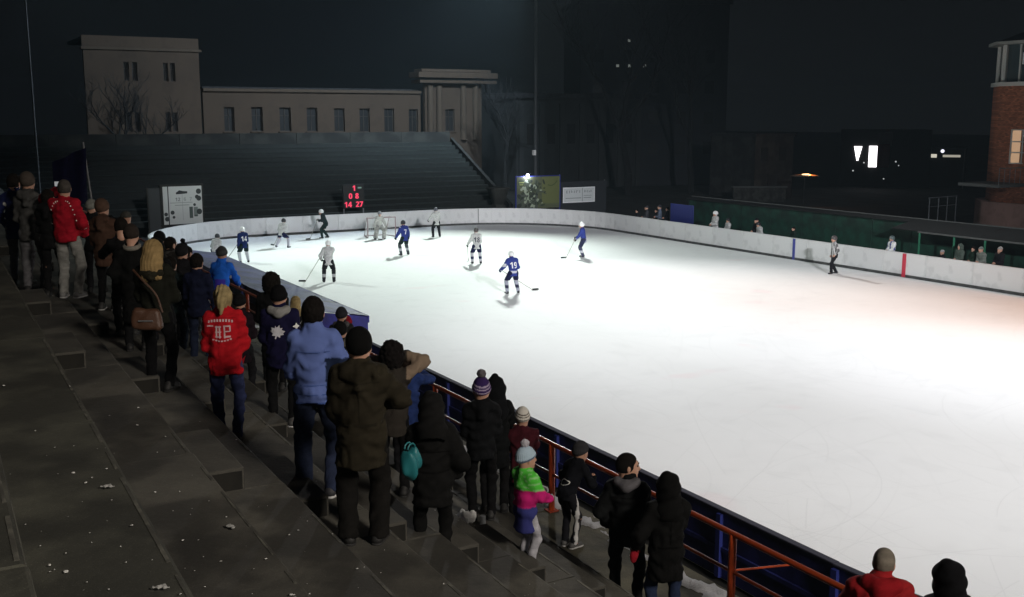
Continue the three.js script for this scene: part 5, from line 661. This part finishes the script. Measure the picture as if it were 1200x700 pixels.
{ const t = thing('work_lamp', 'small bright white lamp on top of the camouflage banner', 'lamp', [39.45, 3.12, -66.2]); part('housing', rbox(0.22, 0.2, 0.16, 0, 0, -0.09, 0.03), M.black, t); part('bulb', ball(0.13, 0, 0, 0.03), std([0.9, 0.9, 0.9], 0.4, { emissive: lin(0.86, 0.88, 1), emissiveIntensity: 7 }), t); part('bracket', rod([0, -0.08, -0.1], [0, -0.3, -0.05], 0.02), M.black, t); const p = new THREE.PointLight(0xdfe4ff, 14, 0, 2); p.position.set(39.45, 3.12, -66.17); p.castShadow = true; scene.add(p); }
{ const t = thing('planter', 'tapered concrete planter left of the camouflage banner', 'planter', [37.6, 0, -67.3]); part('pot', new THREE.CylinderGeometry(0.85, 0.45, 1.15, 4).rotateY(Math.PI / 4).translate(0, 1.6, 0), M.wallGrey, t); part('plinth', rbox(0.7, 1.05, 0.7, 0, 0.5, 0, 0.02), M.wallGrey, t); part('rim', rbox(1.3, 0.1, 1.3, 0, 2.2, 0, 0.02), M.wallGrey, t); }
// lit things far to the right
const glow = (c, e) => std([0.5, 0.5, 0.5], 0.6, { emissive: lin(...c), emissiveIntensity: e });
{ const t = thing('shop_front', 'dark shop front with two bright white lit signs in the far distance', 'building', [88.4, 0, -78.2], -0.85); part('wall', rbox(9, 6, 4, 1.5, 3, -2.2, 0.05), std([0.008, 0.008, 0.008], 0.9), t);
  const tri = new THREE.Shape(); tri.moveTo(-0.42, 0.75); tri.lineTo(0.4, 0.75); tri.lineTo(0.06, -0.75); tri.lineTo(-0.1, -0.75); part('lit_sign', new THREE.ExtrudeGeometry(tri, { depth: 0.06, bevelEnabled: false }).translate(-1.2, 3.5, -0.1), glow([1, 0.97, 1], 3), t); const l2 = part('lit_sign', rbox(0.82, 2.2, 0.08, 0.3, 3.2, -0.05, 0.3 * 0.1), glow([1, 0.96, 1], 3), t);
  part('red_awning', rbox(1.2, 2.4, 0.3, 1.35, 3.3, -0.1, 0.03), std([0.12, 0.02, 0.025], 0.8), t); part('grey_panel', rbox(1.3, 1.4, 0.2, 1.5, 5.0, -0.1, 0.03), std([0.12, 0.12, 0.12], 0.9), t); for (const [x, y, r] of [[-0.55, 2.55, 0.11], [-1.6, 1.7, 0.12], [1.5, 0.9, 0.1], [2.6, 2.7, 0.12], [2.9, 2.3, 0.09]]) part('small_lamp', ball(r * 0.7, x, y, 0.02), glow([0.9, 0.95, 0.95], 0.45), t); }
{ const t = thing('kiosk', 'distant kiosk with a lit pale counter strip and two lamps', 'kiosk', [93.9, 0, -74.0], -0.9); part('cabin', rbox(5.2, 3.0, 2.5, 0, 1.5, -1.3, 0.03), std([0.02, 0.02, 0.02], 0.9), t); part('roof', rbox(5.6, 0.2, 3.2, 0, 4.15, -1, 0.03), std([0.02, 0.02, 0.03], 0.9), t); for (const x of [-2.5, 2.5]) part('post', rod([x, 0, 0.2], [x, 4.1, 0.2], 0.06), M.steel, t);
  for (const [x, w, e, h] of [[-1.75, 1.0, 0.75, 0.5], [-0.6, 0.85, 0.6, 0.36], [1.25, 1.7, 0.35, 0.24]]) part('lit_counter', rbox(w, h, 0.1, x, 3.3, 0.1, 0.02), glow([1, 0.95, 0.78], e), t); part('lamp_bulb', ball(0.24, -1.5, 3.85, 0.2), glow([0.75, 0.75, 1], 4), t); part('lamp_bulb', ball(0.18, 0.35, 3.8, 0.2), glow([0.85, 0.85, 1], 1.5), t); }
{ const t = thing('orange_lamp', 'flat canopy lit by a small orange lamp right of the grey house', 'lamp', [66.8, 0, -66.0], -0.75); part('pole', rod([0, 0, 0], [0, 2.2, 0], 0.04), M.black, t); part('canopy', new THREE.SphereGeometry(1.1, 20, 8, 0, Math.PI * 2, 0, Math.PI / 2).scale(1.1, 0.16, 0.5).translate(0, 2.32, 0), std([0.3, 0.22, 0.15], 0.4), t); part('bulb', new THREE.SphereGeometry(0.2, 12, 8).scale(1.8, 0.35, 0.8).translate(0.1, 2.48, 0.28), glow([1, 0.62, 0.3], 2.6), t); const p = new THREE.PointLight(0xff9c50, 5, 0, 2); p.position.set(67.0, 2.75, -65.6); scene.add(p); }
// bare winter trees
function bareTree(label, x, z, h, seed, spread = 1, leaf = 0.3) {
  const t = thing('bare_tree', label, 'tree', [x, 0, z]), r = rng(seed), tr = [], cr = [], tw = [];
  const grow = (p, d, len, rad, k) => { let q = p.clone(), dd = d.clone(); const n = 3; for (let s = 0; s < n; s++) { const e = q.clone().addScaledVector(dd, len / n), r1 = rad * (1 - 0.12 * s), r2 = rad * (1 - 0.12 * (s + 1)); (k < 2 ? tr : k < 5 ? cr : tw).push(rod(q.toArray(), e.toArray(), r1, r2, k < 2 ? 8 : k < 4 ? 5 : 3)); q = e; dd.add(V((r() - 0.5) * 0.35, 0.05, (r() - 0.5) * 0.35)).normalize(); if (k > 0 && k < 6 && s < 2) { const b = dd.clone().add(V((r() - 0.5) * 2.0 * spread, 0.3 + 0.2 * r(), (r() - 0.5) * 2.0 * spread)).normalize(); if (k > 1) grow(q, b, len * 0.6, rad * 0.5, k + 1); } }
    if (k < 6) { const c = k < 1 ? 3 : 2; for (let i = 0; i < c; i++) { const b = dd.clone().add(V((r() - 0.5) * 1.5 * spread, 0.25, (r() - 0.5) * 1.5 * spread)).normalize(); grow(q, b, len * (0.68 + 0.16 * r()), rad * 0.62, k + 1); } } };
  grow(V(0, 0, 0), V(0, 1, 0), h * 0.26, h * 0.017, 0); part('trunk', mergeGeometries(tr.map(plain)), M.bark, t); part('limbs', mergeGeometries(cr.map(plain)), M.bark, t); part('twigs', mergeGeometries(tw.map(plain)), M.twig ||= std([0.018, 0.018, 0.019], 0.95), t); return t; }
bareTree('bare tree with fine twigs in front of the tall pale block', 17.0, -93, 12.5, 11, 1.25);
bareTree('tall bare tree right of the floodlight mast reaching out of the picture', 60, -82, 23, 23, 1.2);
bareTree('bare tree standing behind the far right corner of the rink', 66, -80, 19, 35, 1.1);
bareTree('slim bare tree behind the dim house front', 50.0, -88, 12, 47, 0.9);
{ const t = thing('dark_block', 'tall dark block of flats with three tiny lit points behind the trees', 'building', [72, 0, -96], -0.4); part('wall', rbox(16, 19, 10, 0, 9.5, 0, 0.05), std([0.015, 0.016, 0.02], 0.9), t); part('roof', box(16.5, 0.5, 10.5, 0, 19.2, 0), M.roofDark, t); for (const [x, y] of [[-4.0, 12.6], [-2.7, 12.6], [-1.1, 12.6], [-2.8, 15.2]]) part('lit_window', box(0.3, 0.28, 0.06, x, y, 5.02), glow([0.85, 0.9, 0.8], 0.14), t); for (let i = 0; i < 5; i++) for (let j = 0; j < 4; j++) part('window', box(1.0, 1.3, 0.05, -6 + i * 3, 4 + j * 3.2, 5.01), M.window, t); }
if (FOG > 0) scene.fog = new THREE.FogExp2(0xb8d2e0, FOG);
scene.traverse((o) => { if (o.isMesh) o.castShadow = o.receiveShadow = true; });
renderer.render(scene, camera);
